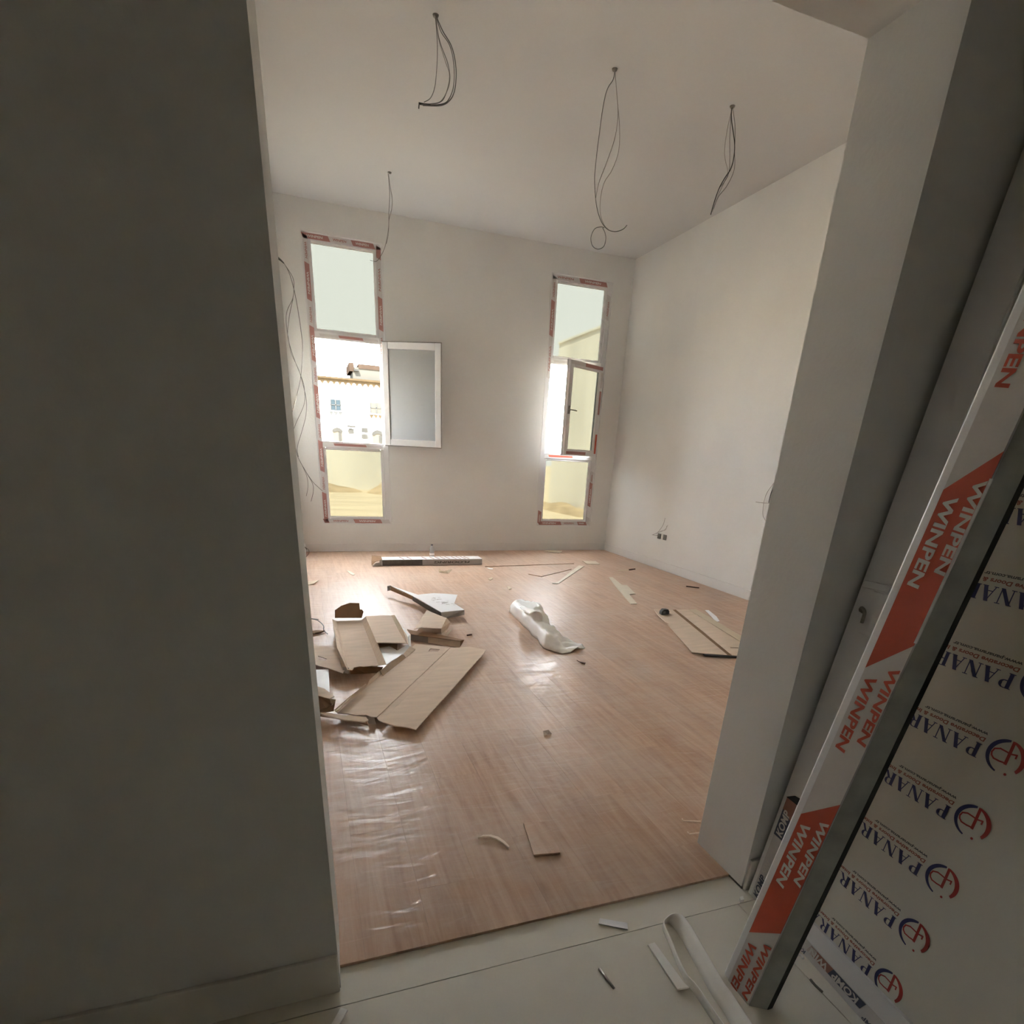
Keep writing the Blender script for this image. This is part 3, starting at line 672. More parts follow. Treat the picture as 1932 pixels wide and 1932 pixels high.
e = wires('wall_wires', (-0.065,6.300,0.165), 'short wire stub curling out low at the far room corner', [
    ([(-0.060,6.300,0.152),(-0.020,6.300,0.119),(-0.017,6.300,0.080),(-0.038,6.300,0.048),(-0.072,6.300,0.016)], .0026, 'wire'), ([(-0.060,6.300,0.152),(-0.049,6.300,0.139),(-0.038,6.300,0.119)], .005, 'boxgrey')])
# socket wires on the right wall
o1 = (4.408,5.360,0.435)
e = empty('wall_socket', o1, 'pair of open grey socket boxes low on the bare wall with pale wires poking up', 'socket')
for px in ((4.418,5.402,0.419), (4.418,5.271,0.420)):
    b = MB(o1); b.box(W - .012, W - .0005, px[1] - .036, px[1] + .036, px[2] - .034, px[2] + .034); bevel(b.build('socket_box', 'boxgrey', e), .004, 1)
b = MB(o1); b.tube([(4.388,5.391,0.431),(4.388,5.465,0.421),(4.388,5.542,0.417)], .006, 8, 2, r1=.002); b.tube([(4.388,5.530,0.419),(4.388,5.424,0.461),(4.388,5.353,0.525),(4.388,5.308,0.591),(4.388,5.292,0.666)], .0024, 6, 5); b.tube([(4.388,5.445,0.444),(4.388,5.308,0.497),(4.388,5.242,0.525),(4.388,5.231,0.574)], .002, 6, 5); b.tube([(4.388,5.517,0.420),(4.388,5.379,0.480),(4.388,5.264,0.516),(4.388,5.209,0.583)], .002, 6, 5); b.build('wire', 'wirelight', e)
e = wires('wall_wires', (4.398,3.512,1.245), 'looped brown and black wires sticking out from the wall beside the doorway reveal', [
    ([(4.358,3.447,1.285),(4.358,3.465,1.247),(4.358,3.513,1.179),(4.358,3.568,1.093),(4.358,3.580,1.004),(4.358,3.565,0.898),(4.358,3.525,0.850),(4.358,3.460,0.813),(4.358,3.417,0.796)], .0028, 'wirelight'),
    ([(4.368,3.466,1.265),(4.368,3.499,1.190),(4.368,3.523,1.085),(4.368,3.527,1.004)], .0036, 'wireblack'), ([(4.358,3.694,0.999),(4.358,3.581,0.999),(4.358,3.461,1.009),(4.358,3.407,1.019)], .003, 'wirelight')])

# ================================================================ CARTONS AND CARDBOARD
def thing_from(name, label, cat, parts, group=None, org=None):
    org = Vector(org or parts[0][2][0]); e = empty(name, org, label, cat, group)
    for p in parts:
        nm, m, pts = p[:3]; t = p[3] if len(p) > 3 else .004; holes = p[4] if len(p) > 4 else ()
        b = MB(org); b.sheet(pts, t, holes); b.build(nm, m, e)
    return e
# big flattened carton
BC = [
 ('main_panel', 'card', [(0.079,1.638,0.030),(0.623,2.597,0.030),(0.671,2.683,0.030),(0.763,2.641,0.030),(0.902,2.566,0.030),(0.269,1.541,0.030),(0.241,1.554,0.030),(0.217,1.586,0.030),(0.170,1.590,0.030),(0.126,1.620,0.030)], .005, ([(0.729,2.506,0.030),(0.756,2.565,0.030),(0.818,2.535,0.030),(0.793,2.488,0.030)],)),
 ('spine', 'card', [(0.270,1.549,0.026),(0.904,2.577,0.026),(0.942,2.558,0.026),(0.285,1.494,0.026),(0.274,1.510,0.026)], .005),
 ('side_panel', 'card', [(0.284,1.478,0.034),(0.937,2.535,0.034),(1.032,2.541,0.034),(1.132,2.450,0.034),(1.074,2.347,0.034),(0.439,1.349,0.034),(0.405,1.381,0.034),(0.344,1.414,0.034)], .005),
 ('folded_flap', 'card', [(0.079,1.630,0.034),(0.254,1.941,0.034),(0.255,1.934,0.060),(0.142,1.751,0.060),(0.065,1.627,0.055)], .004),
 ('folded_flap', 'cardpale', [(0.066,1.596,0.060),(0.142,1.739,0.062),(0.163,1.761,0.066),(0.088,1.604,0.066)], .004),
 ('folded_flap', 'card', [(0.258,1.948,0.034),(0.373,2.148,0.034),(0.353,2.134,0.055),(0.283,2.007,0.055)], .004),
 ('folded_flap', 'packtape', [(0.371,2.098,0.036),(0.556,2.391,0.036),(0.534,2.402,0.060),(0.356,2.129,0.060)], .003),
 ('folded_flap', 'card', [(0.557,2.397,0.034),(0.649,2.556,0.034),(0.616,2.579,0.052),(0.544,2.423,0.052)], .004),
 ('torn_edge_and_shade', 'card', [(-0.009,1.594,0.060),(0.064,1.558,0.060),(0.135,1.528,0.060),(0.210,1.491,0.060),(0.220,1.458,0.060),(0.200,1.438,0.060),(0.106,1.485,0.060),(0.021,1.555,0.060)], .006),
 ('torn_edge_and_shade', 'carddark', [(-0.008,1.630,0.028),(0.084,1.576,0.028),(0.164,1.519,0.028),(0.217,1.469,0.028),(0.212,1.527,0.028),(0.086,1.621,0.028),(-0.001,1.675,0.028)], .006),  # dark sheet standing in for the shade below the lifted edge
 ('tape_tab', 'greytape', [(0.218,1.532,0.040),(0.254,1.517,0.040),(0.259,1.502,0.010),(0.223,1.517,0.010)], .002),
]
thing_from('flattened_carton', 'largest unfolded brown carton lying nearest the doorway with a rectangular slot', 'cardboard', BC)
# lip of left part lifted
b = MB((-0.011,1.691,0.000)); b.sheet([(-0.011,1.652,0.012),(0.084,1.597,0.012),(0.164,1.540,0.012),(0.217,1.508,0.012),(0.215,1.566,0.012),(0.086,1.642,0.012),(-0.008,1.691,0.012)], .01); o_ = None
# tray shaped carton
TR = [
 ('tray_floor', 'card', [(0.156,3.225,0.070),(0.343,3.224,0.070),(0.360,2.225,0.070),(0.348,2.189,0.070),(0.310,2.197,0.070),(0.277,2.185,0.070),(0.240,2.202,0.070),(0.210,2.189,0.070),(0.192,2.147,0.070),(0.168,2.161,0.070),(0.163,2.658,0.070)], .005),
 ('right_wall', 'card', [(0.343,3.224,0.070),(0.372,3.165,0.115),(0.388,2.086,0.115),(0.356,2.187,0.070)], .004),
 ('left_wall', 'card', [(0.156,3.225,0.070),(0.125,3.149,0.110),(0.125,2.911,0.110),(0.124,2.466,0.110),(0.165,2.100,0.090),(0.171,2.160,0.070)], .004),
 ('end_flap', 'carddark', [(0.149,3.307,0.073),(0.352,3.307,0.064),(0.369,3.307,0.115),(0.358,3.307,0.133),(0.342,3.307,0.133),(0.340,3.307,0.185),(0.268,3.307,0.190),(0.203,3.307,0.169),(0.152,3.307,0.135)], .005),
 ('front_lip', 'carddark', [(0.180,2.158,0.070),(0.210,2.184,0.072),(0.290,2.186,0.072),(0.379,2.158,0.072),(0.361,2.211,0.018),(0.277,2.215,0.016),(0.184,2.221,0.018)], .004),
 ('side_flap', 'card', [(-0.050,2.741,0.060),(0.008,2.684,0.060),(0.068,2.649,0.060),(0.122,2.616,0.060),(0.134,2.457,0.065),(0.165,2.216,0.060),(0.137,2.130,0.060),(0.056,2.239,0.060),(0.014,2.276,0.060),(-0.047,2.346,0.060)], .004, ([(0.003,2.472,0.060),(0.056,2.404,0.060),(0.045,2.371,0.060),(0.005,2.400,0.060)],)),
 ('tape_tab', 'greytape', [(0.145,2.189,0.075),(0.177,2.173,0.075),(0.172,2.153,0.045),(0.133,2.180,0.045)], .002),
]
thing_from('carton_tray', 'open shallow brown carton tray with one torn end flap standing up', 'cardboard', TR)
C3 = [
 ('main_panel', 'card', [(0.394,3.394,0.055),(0.593,3.378,0.055),(0.598,2.645,0.055),(0.486,2.672,0.055),(0.397,2.695,0.055)], .005),
 ('folded_flap', 'card', [(0.590,2.944,0.055),(0.611,2.920,0.090),(0.612,2.681,0.090),(0.591,2.519,0.085),(0.598,2.645,0.055)], .004),
 ('folded_flap', 'cardpale', [(0.593,3.378,0.055),(0.609,3.283,0.085),(0.613,2.937,0.085),(0.590,2.944,0.055)], .003),
 ('torn_tape', 'paper', [(0.610,2.914,0.092),(0.629,2.838,0.085),(0.650,2.790,0.070),(0.639,2.689,0.050),(0.628,2.607,0.030),(0.613,2.628,0.040),(0.612,2.662,0.088)], .002),
 ('under_piece_and_shade', 'carddark', [(0.421,2.786,0.020),(0.550,2.737,0.020),(0.528,2.610,0.020),(0.501,2.710,0.020),(0.417,2.690,0.020)], .004),  # torn brown piece, with the shade beneath the sheet drawn into it
]
thing_from('cardboard_sheet', 'square brown cardboard sheet tucked behind the open tray, taped along one edge', 'cardboard', C3)
# white paper / foil pieces between the cartons
def flat(name, label, cat, m, pts, t=.002, group=None):
    c = sum((Vector(p) for p in pts), Vector()) / len(pts); b = MB(c); b.sheet(pts, t); o = b.build(name, m); o.location = c
    return tag(o, label, cat, group)
flat('paper_sheet', 'white printed sheet showing between the brown tray and the square cardboard', 'paper', 'paper', [(0.420,2.696,0.010),(0.485,2.731,0.010),(0.534,2.626,0.010),(0.623,2.741,0.010),(0.632,2.654,0.010),(0.549,2.510,0.010),(0.478,2.438,0.010),(0.422,2.356,0.010)], .002)
flat('foam_board', 'bluish white board with bright edges, upright against the doorway edge', 'board', 'whitecard', [(-0.034,2.248,0.050),(0.059,2.242,0.050),(0.051,1.924,0.030),(-0.022,2.016,0.040)], .006)
# torn carton end by the doorway
LB = [
 ('top_flap', 'card', [(-0.018,1.864,0.100),(0.024,1.816,0.100),(0.071,1.703,0.100),(0.047,1.673,0.100),(0.008,1.710,0.100),(-0.018,1.738,0.100)], .004),
 ('torn_end', 'cardpale', [(0.046,1.673,0.100),(0.076,1.683,0.090),(0.066,1.727,0.050),(0.059,1.730,0.040),(0.050,1.708,0.060)], .003),
 ('inner_wall', 'carddark', [(-0.016,1.765,0.085),(0.050,1.707,0.085),(0.055,1.709,0.050),(0.024,1.668,0.050),(-0.022,1.674,0.040)], .004),  # dark colour carries the shade inside the open end
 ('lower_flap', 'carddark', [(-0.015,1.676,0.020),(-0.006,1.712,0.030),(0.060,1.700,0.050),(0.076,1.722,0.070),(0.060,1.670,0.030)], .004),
]
thing_from('torn_carton', 'crushed torn carton end with a dark mouth at the doorway edge', 'cardboard', LB)
# middle torn carton
MC = [
 ('top_flap', 'card', [(0.813,3.166,0.095),(0.880,3.333,0.100),(0.949,3.157,0.100),(0.989,3.072,0.100),(0.888,2.803,0.100),(0.810,2.831,0.100),(0.743,2.856,0.100),(0.688,2.835,0.095)], .004),
 ('back_wall', 'carddark', [(0.720,2.984,0.010),(0.829,3.259,0.010),(0.997,3.199,0.010),(0.924,2.947,0.010)], .004),  # dark sheet paints the shaded inside of the carton mouth
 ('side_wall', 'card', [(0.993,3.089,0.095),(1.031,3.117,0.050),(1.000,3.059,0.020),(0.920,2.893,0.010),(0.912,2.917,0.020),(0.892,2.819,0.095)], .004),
 ('bottom_flap', 'card', [(0.815,2.920,0.012),(0.929,2.968,0.012),(1.003,3.070,0.012),(0.947,2.937,0.012),(0.911,2.840,0.012),(0.858,2.871,0.012)], .003),
 ('curled_strip', 'cardpale', [(0.907,2.831,0.015),(0.934,2.881,0.030),(0.984,2.918,0.050),(1.009,2.940,0.070),(0.994,2.897,0.060),(0.951,2.845,0.040),(0.915,2.815,0.018)], .003),
]
thing_from('torn_carton', 'small torn brown carton with a black open end beneath the white printed carton', 'cardboard', MC)
# standing strip
b0 = [(0.663,2.840,0.000),(0.987,2.627,0.000)]
LS = [
 ('face', 'card', [(0.781,2.779,0.000),(0.987,2.627,0.000),(0.992,2.648,0.050),(0.784,2.790,0.050)], .004),
 ('tape', 'greytape', [(0.666,2.865,0.000),(0.781,2.779,0.000),(0.784,2.790,0.050),(0.670,2.877,0.050)], .005),
 ('top_edge', 'carddark', [(0.660,2.983,0.052),(0.699,2.941,0.052),(0.801,2.875,0.052),(1.020,2.649,0.052),(0.987,2.630,0.052),(0.780,2.771,0.052),(0.666,2.852,0.052)], .004),
 ('end_flap', 'carddark', [(0.992,2.648,0.050),(1.023,2.661,0.048),(1.016,2.691,0.010),(0.996,2.662,0.000)], .004),
]
thing_from('carton_strip', 'long narrow carton side strip standing on edge, one half covered with grey tape', 'cardboard', LS)
# white printed carton, long arm
WC = [
 ('top_face', 'whitecard', [(0.711,4.271,0.100),(0.922,3.964,0.078),(0.980,3.988,0.078),(1.079,4.020,0.075),(1.184,3.985,0.075),(1.289,3.928,0.075),(1.183,3.619,0.075),(1.215,3.384,0.075),(1.002,3.340,0.075),(0.896,3.815,0.080),(0.792,4.037,0.090)], .003),
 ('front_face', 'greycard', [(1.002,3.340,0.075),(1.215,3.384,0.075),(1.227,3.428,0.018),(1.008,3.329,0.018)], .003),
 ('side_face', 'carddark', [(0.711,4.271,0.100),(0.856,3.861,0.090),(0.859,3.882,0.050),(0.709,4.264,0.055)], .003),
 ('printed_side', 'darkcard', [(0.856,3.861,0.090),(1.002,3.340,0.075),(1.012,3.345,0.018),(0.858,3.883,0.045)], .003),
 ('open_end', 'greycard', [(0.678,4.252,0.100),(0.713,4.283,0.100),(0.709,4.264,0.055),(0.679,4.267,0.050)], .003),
]
e = thing_from('printed_carton', 'white printed carton with a long narrow arm, cut in a star shape', 'carton', WC)
og = Vector(WC[0][2][0])
for i in range(26):
    t = random.random(); s_ = random.random()
    a, c_ = Vector((0.954,3.843,0.076)), Vector((1.180,3.394,0.076)); d_ = Vector((1.238,3.887,0.076))
    p = a + (c_ - a) * t * (.55 + .4 * s_) + (d_ - a) * s_ * .55 * (1 - t * .5)
    b = MB(og); r = random.uniform(.008, .022); b.prism([p + Vector((-r, -r * .2, 0)), p + Vector((r, -r * .25, 0)), p + Vector((r * .9, r * .2, 0)), p + Vector((-r * .8, r * .3, 0))], (0, 0, .0006)); b.build('printed_mark', 'greycard', e)
# long white flooring box by the far wall
e = empty('flooring_box', (0.755,5.796,0.000), 'long slim white flooring carton lying parallel to the far wall', 'carton')
og = (0.755,5.796,0.000); yb_, xa, xb, ht = og[1], og[0], 2.08, 0.075
b = MB(og); b.box(xa + .05, xb, yb_, yb_ + .20, .001, ht); bevel(b.build('carton_body', 'whitecard', e), .003, 1)
b = MB(og); b.box(xa + .06, xa + .55, yb_ - .0015, yb_ + .001, .004, ht - .004); b.build('printed_side', 'darkcard', e)
b = MB(og); b.box(xa + .55, xb - .005, yb_ - .0015, yb_ + .001, .004, ht - .004); b.build('printed_side', 'greycard', e)
b = MB(og); b.sheet([(xa - .07, yb_ - .01, .015), (xa - .02, yb_ - .02, .06), (xa + .06, yb_ - .006, ht + .004), (xa + .07, yb_ + .20, ht + .012), (xa - .04, yb_ + .20, ht + .02), (xa - .06, yb_ + .08, .05)], .004); b.build('torn_end', 'carddark', e)
b = MB(og); b.sheet([(xa - .06, yb_ - .03, .004), (xa + .05, yb_ - .02, .004), (xa + .05, yb_ - .02, .05), (xa - .02, yb_ - .035, .045)], .003, nrm=(0, -1, 0)); b.build('torn_end', 'greycard', e)
for px in (760, 774, 802, 817, 827, 838, 847, 860, 869, 878, 885):
    xx = xa + (px - 712) * (xb - xa) / (912 - 712)
    b = MB(og); b.prism([(xx, yb_ + .02, ht), (xx + .012, yb_ + .02, ht), (xx - .018, yb_ + .17, ht), (xx - .03, yb_ + .17, ht)], (0, 0, .0012)); b.build('printed_mark', 'brown', e)
lettering('FLOORING', (xa + .93, yb_ - .002, .038), (-1, 0, 0), (0, 0, -1), .034, 'darkcard', e, og, width=.46)
# water bottle
c = (1.519,6.257,0.000)
c = (c[0], c[1], 0.0)
e = empty('water_bottle', c, 'small clear plastic water bottle standing by the far wall', 'bottle')
pr = [(.024, .001), (.031, .004), (.032, .03), (.030, .034), (.032, .04), (.032, .075), (.029, .082), (.031, .09), (.032, .12), (.024, .145), (.013, .165), (.0125, .178)]
b = MB(c); b.lathe(c, pr, 20); b.build('bottle_body', 'bottle', e)
b = MB(c); b.lathe(c, [(.0322, .045), (.0325, .046), (.0325, .074), (.0322, .075)], 20); b.build('paper_label', 'paper', e)
b = MB(c); b.lathe(c, [(.0145, .170), (.015, .172), (.015, .186), (.013, .188)], 14); b.build('cap', 'darkprint', e)

# right cardboard with tape measure
RC = [
 ('main_panel', 'card', [(3.078,3.333,0.020),(3.253,3.276,0.020),(2.890,2.035,0.020),(2.723,2.100,0.020),(2.654,2.142,0.020),(2.875,2.754,0.020),(2.905,2.840,0.020),(2.935,2.848,0.020),(2.939,2.932,0.020),(2.990,3.118,0.020)], .005),
 ('crease_strip', 'carddark', [(3.268,3.297,0.014),(3.312,3.300,0.014),(2.937,2.030,0.014),(2.903,2.049,0.014)], .004),
 ('side_panel', 'card', [(3.287,3.266,0.024),(3.415,3.250,0.024),(3.223,2.268,0.024),(2.964,1.984,0.024),(2.914,2.006,0.024)], .005, ([(3.030,2.177,0.024),(3.090,2.153,0.024),(3.071,2.130,0.024),(3.016,2.154,0.024)],)),
 ('pale_flap', 'cardpale', [(3.399,3.230,0.030),(3.487,3.232,0.030),(3.309,2.346,0.030),(3.198,2.240,0.030)], .003),
 ('clear_film', 'paper', [(3.581,3.216,0.020),(3.620,3.210,0.020),(3.543,2.992,0.020),(3.462,2.844,0.020),(3.414,2.834,0.020),(3.497,3.018,0.020)], .002),
 ('front_edge_shade', 'rubber', [(2.724,2.104,0.016),(2.973,1.993,0.016),(2.956,1.973,0.016),(2.717,2.069,0.016)], .008),  # black strip painted in as the shade below the front edge
]
thing_from('flattened_carton', 'unfolded brown carton lying between the right wall and doorway reveal', 'cardboard', RC)
c = (3.064,3.136,0.022)
e = empty('tape_measure', c, 'dark palm-sized tape measure resting on the corner of brown cardboard', 'tape measure')
b = MB(c); b.prism([Vector(c) + Vector(p) for p in ((-.04, -.02, .0), (.04, -.02, 0), (.045, -.02, .025), (.03, -.02, .05), (-.02, -.02, .052), (-.042, -.02, .03))], (0, .045, 0)); bevel(b.build('case', 'blackplastic', e), .006, 2)
b = MB(c); b.box(c[0] - .025, c[0] + .0, c[1] - .0215, c[1] - .019, c[2] + .012, c[2] + .035); b.build('face_plate', 'boxgrey', e)
b = MB(c); b.box(c[0] + .04, c[0] + .065, c[1] - .01, c[1] + .012, c[2] + .002, c[2] + .005); b.build('blade_tip', 'boxgrey', e)

# crumpled white plastic sheet
Lp = [(1.683,3.533,0.004),(1.658,3.392,0.004),(1.634,2.970,0.004),(1.614,2.715,0.004),(1.592,2.485,0.004),(1.631,2.404,0.004),(1.682,2.346,0.004),(1.750,2.356,0.004)]
Rp = [(1.840,3.565,0.004),(1.912,3.478,0.004),(1.906,3.334,0.004),(1.849,3.105,0.004),(1.789,2.809,0.004),(1.809,2.624,0.004),(1.865,2.587,0.004),(1.904,2.424,0.004)]
hts = [.095, .12, .135, .125, .085, .035, .012, .006]
og = Vector(Lp[2]); e = empty('plastic_sheet', og, 'crumpled white plastic sheet curled into a half tube mid floor', 'plastic sheet')
def lerp(A, t):
    x = t * (len(A) - 1); i = min(int(x), len(A) - 2); f_ = x - i
    if isinstance(A[0], (int, float)): return A[i] * (1 - f_) + A[i + 1] * f_
    return Vector(A[i]) * (1 - f_) + Vector(A[i + 1]) * f_
from mathutils import noise as mnoise
def fn(a, t):
    l, r = lerp(Lp, t), lerp(Rp, t); h = lerp(hts, t); th = math.pi * a
    c_ = (l + r) / 2; d_ = (r - l) / 2
    p = c_ - d_ * math.cos(th) * (1 + .10 * math.sin(th)); p.z = .004 + h * (math.sin(th) ** .8)
    nz = mnoise.noise(p * 8) * .030 + abs(mnoise.noise(p * 19)) * .022
    p.z += nz * (math.sin(th)) ; p.x += nz * .5
    return p
b = MB(og); b.grid(fn, 26, 60); solid(b.build('sheet', 'sheetplastic', e), .0012)
tipc = Vector((1.650,3.384,0.050))
def fn2(a, t):
    base = Vector((1.681,3.220,0.125)).lerp(Vector((1.649,2.831,0.150)), t); ang = a * 4.4 + .6
    r_ = .030 + .030 * t + .01 * a
    d_ = (Vector((1.660,2.854,0.130)) - Vector((1.695,3.258,0.110))).normalized(); s1 = d_.cross(Vector((0, 0, 1))).normalized()
    return base + s1 * (r_ * math.cos(ang)) + Vector((0, 0, 1)) * (r_ * math.sin(ang) - .02) + Vector((0, 0, mnoise.noise(base * 20 + Vector((a * 3, 0, 0))) * .01))
b = MB(og); b.grid(fn2, 22, 14); solid(b.build('rolled_lip', 'sheetplastic', e), .0012)
flap = []
def fn3(a, t):
    p0 = Vector((1.615,2.438,0.006)).lerp(Vector((1.904,2.424,0.004)), t); p1 = Vector((1.721,2.600,0.030)).lerp(Vector((1.906,2.539,0.004)), t)
    p = p0.lerp(p1, a); p.z += .018 * math.sin(math.pi * a) * (1 - t * .6) + abs(mnoise.noise(p * 16)) * .016 * math.sin(math.pi * a); return p
b = MB(og); b.grid(fn3, 14, 22); solid(b.build('crumpled_tail', 'sheetplastic', e), .0012)

# ================================================================ SCRAPS ON THE FLOOR
G = 'offcuts and scraps on the laminate floor'
flat('paper_scrap', 'small pointed white sliver between the flooring carton and doorway edge', 'scrap', 'lamback', [(0.379,5.536,0.006),(0.406,5.503,0.006),(0.456,5.317,0.006),(0.429,5.262,0.006),(0.401,5.352,0.006)], .003, G)
flat('cardboard_scrap', 'pale scrap at the doorway edge by the far left', 'scrap', 'cardpale', [(-0.060,4.943,0.015),(0.061,4.995,0.015),(0.011,4.834,0.015),(-0.026,4.839,0.004),(-0.067,4.831,0.004)], .004, G)
flat('cardboard_scrap', 'curled brown and white scrap in front of the long flooring carton', 'scrap', 'cardpale', [(1.424,5.386,0.030),(1.459,5.313,0.025),(1.492,5.291,0.035),(1.582,5.373,0.030),(1.511,5.262,0.003),(1.468,5.297,0.003),(1.419,5.364,0.003)], .003, G)
flat('paper_scrap', 'tiny white scrap near the end of the flooring carton', 'scrap', 'paper', [(2.067,5.557,0.006),(2.138,5.517,0.006),(2.117,5.451,0.006),(2.082,5.471,0.006)], .003, G)
flat('paper_scrap', 'tiny pale crumb in front of the flooring carton end', 'scrap', 'cardpale', [(1.889,4.902,0.008),(1.967,5.011,0.008),(1.953,4.924,0.008),(1.897,4.844,0.008)], .005, G)
flat('paper_scrap', 'tiny pale crumb behind the crumpled plastic sheet', 'scrap', 'cardpale', [(1.980,4.509,0.008),(2.010,4.505,0.008),(1.999,4.404,0.008),(1.954,4.360,0.008)], .005, G)
flat('laminate_offcut', 'white offcut lying closest to the far wall under the window', 'offcut', 'lamback', [(3.338,6.757,0.008),(3.506,6.824,0.008),(3.631,6.746,0.008),(3.507,6.584,0.008)], .007, G)
flat('laminate_offcut', 'pale rectangular offcut behind the fanned narrow strips', 'offcut', 'lamback', [(3.574,5.924,0.008),(3.764,5.892,0.008),(3.718,5.676,0.008),(3.534,5.708,0.008)], .007, G)
flat('laminate_strip', 'long thin dark-edged strip running beside the flooring carton', 'offcut', 'wood', [(2.094,5.721,0.008),(3.384,5.797,0.008),(3.361,5.748,0.008),(2.069,5.634,0.008)], .008, G)
flat('laminate_strip', 'angled narrow laminate strip under the paler one', 'offcut', 'wood', [(2.467,5.131,0.008),(2.573,4.965,0.008),(2.624,5.006,0.008),(3.148,5.370,0.008),(3.134,5.406,0.008),(2.590,5.040,0.008)], .008, G)
flat('laminate_strip', 'pale narrow strip pointing at the far window', 'offcut', 'lamback', [(2.557,4.603,0.008),(2.614,4.568,0.008),(3.415,5.547,0.008),(3.366,5.606,0.008),(2.642,4.649,0.008),(2.593,4.626,0.008)], .007, G)
flat('laminate_offcut', 'white stepped offcut strip in front of the right wall', 'offcut', 'lamback', [(3.404,4.834,0.008),(3.452,4.829,0.008),(3.350,4.428,0.008),(3.400,4.394,0.008),(3.272,3.993,0.008),(3.186,3.980,0.008),(3.056,3.599,0.008),(2.983,3.599,0.008),(3.258,4.425,0.008)], .007, G)
flat('wood_sliver', 'brown sliver lying on thin strip by the right baseboard', 'scrap', 'cardpale', [(3.764,5.257,0.006),(3.951,5.294,0.006),(3.912,5.227,0.006),(3.736,5.207,0.006)], .003, G)
b = MB((3.992,5.322,0.000)); b.tube([(3.925,5.251,0.008),(4.039,5.295,0.008)], .009, 8, 1); o = b.build('screwdriver_handle', 'stick'); o.location = (3.992,5.322,0.000); tag(o, 'short dark tool handle lying near the right baseboard', 'tool')
b = MB((4.167,4.284,0.000)); b.tube([(4.114,4.263,0.006),(4.221,4.167,0.006)], .006, 6, 1); o = b.build('stick', 'stick'); o.location = (4.167,4.284,0.000); tag(o, 'dark brown stick beside the right baseboard', 'stick')
b = MB((1.136,2.927,0.000)); b.tube([(1.109,2.892,0.006),(1.151,2.905,0.006)], .006, 6, 1); o = b.build('stick', 'stick'); o.location = (1.136,2.927,0.000); tag(o, 'short dark stick next to the taped carton strip', 'stick')
flat('bark_chip', 'small curled brown chip just in front of the plastic sheet', 'scrap', 'stick', [(1.722,2.189,0.008),(1.730,2.154,0.008),(1.762,2.126,0.008),(1.748,2.107,0.008),(1.730,2.127,0.008)], .004, G)
flat('cardboard_chip', 'small folded brown chip alone in mid floor', 'scrap', 'card', [(1.068,1.205,0.020),(1.099,1.210,0.020),(1.109,1.188,0.008),(1.089,1.197,0.003),(1.064,1.179,0.003)], .004, G)
flat('laminate_offcut', 'square laminate offcut lying face up near the doorway', 'offcut', 'wood', [(0.709,0.522,0.009),(0.808,0.502,0.009),(0.776,0.323,0.009),(0.680,0.337,0.009)], .008)
b = MB((0.572,0.479,0.000)); cp = [(0.519,0.489,0.006),(0.538,0.491,0.006),(0.563,0.486,0.006),(0.584,0.467,0.006),(0.600,0.438,0.006),(0.608,0.401,0.006)]
b.sheet([(0.515,0.481,0.010),(0.538,0.491,0.010),(0.565,0.485,0.010),(0.588,0.466,0.010),(0.603,0.436,0.010),(0.611,0.404,0.010),(0.606,0.397,0.010),(0.594,0.428,0.010),(0.579,0.457,0.010),(0.560,0.474,0.010),(0.535,0.482,0.010)], .006); o = b.build('curved_trim', 'peach'); o.location = (0.572,0.479,0.000)
tag(o, 'thin curved cream trim offcut near the doorway', 'offcut')
for (p, q, lab) in (([(1.331,0.375,0.010),(1.327,0.362,0.010),(1.393,0.340,0.010)], None, 'pale bent wire nearest the right doorway reveal, upper of the two'), ([(1.300,0.296,0.010),(1.300,0.283,0.010),(1.344,0.280,0.010)], None, 'pale bent wire nearest the right doorway reveal, lower of the two')):
    b = MB(p[0]); b.tube(p, .003, 6, 1); o = b.build('bent_wire', 'peach'); o.location = p[0]; tag(o, lab, 'wire')
b = MB((0.060,3.291,0.000)); b.tube([(-0.059,3.558,0.010),(-0.043,3.548,0.010),(0.016,3.420,0.030),(0.057,3.229,0.040),(0.057,3.168,0.020),(0.081,3.107,0.008)], .004, 6, 5); b.tube([(-0.042,3.512,0.020),(-0.010,3.499,0.020),(0.026,3.477,0.020)], .003, 6, 3); o = b.build('packing_strap', 'boxgrey'); o.location = (0.060,3.291,0.000); tag(o, 'dark packing strap arching over the floor at the doorway edge', 'strap')
b = MB((-0.026,3.099,0.000)); b.tube([(0.063,3.111,0.012),(0.012,3.067,0.012),(-0.025,3.047,0.012),(-0.028,3.107,0.012),(-0.001,3.136,0.012)], .003, 6, 1); o = b.build('packing_strap', 'cardpale'); o.location = (-0.026,3.099,0.000); tag(o, 'pale folded packing strap below the dark arching one', 'strap')
flat('cardboard_scrap', 'dark narrow torn scrap under the arching strap', 'scrap', 'carddark', [(-0.069,3.166,0.015),(0.000,3.195,0.015),(0.065,3.177,0.015),(0.037,3.147,0.015),(-0.039,3.113,0.015)], .008)
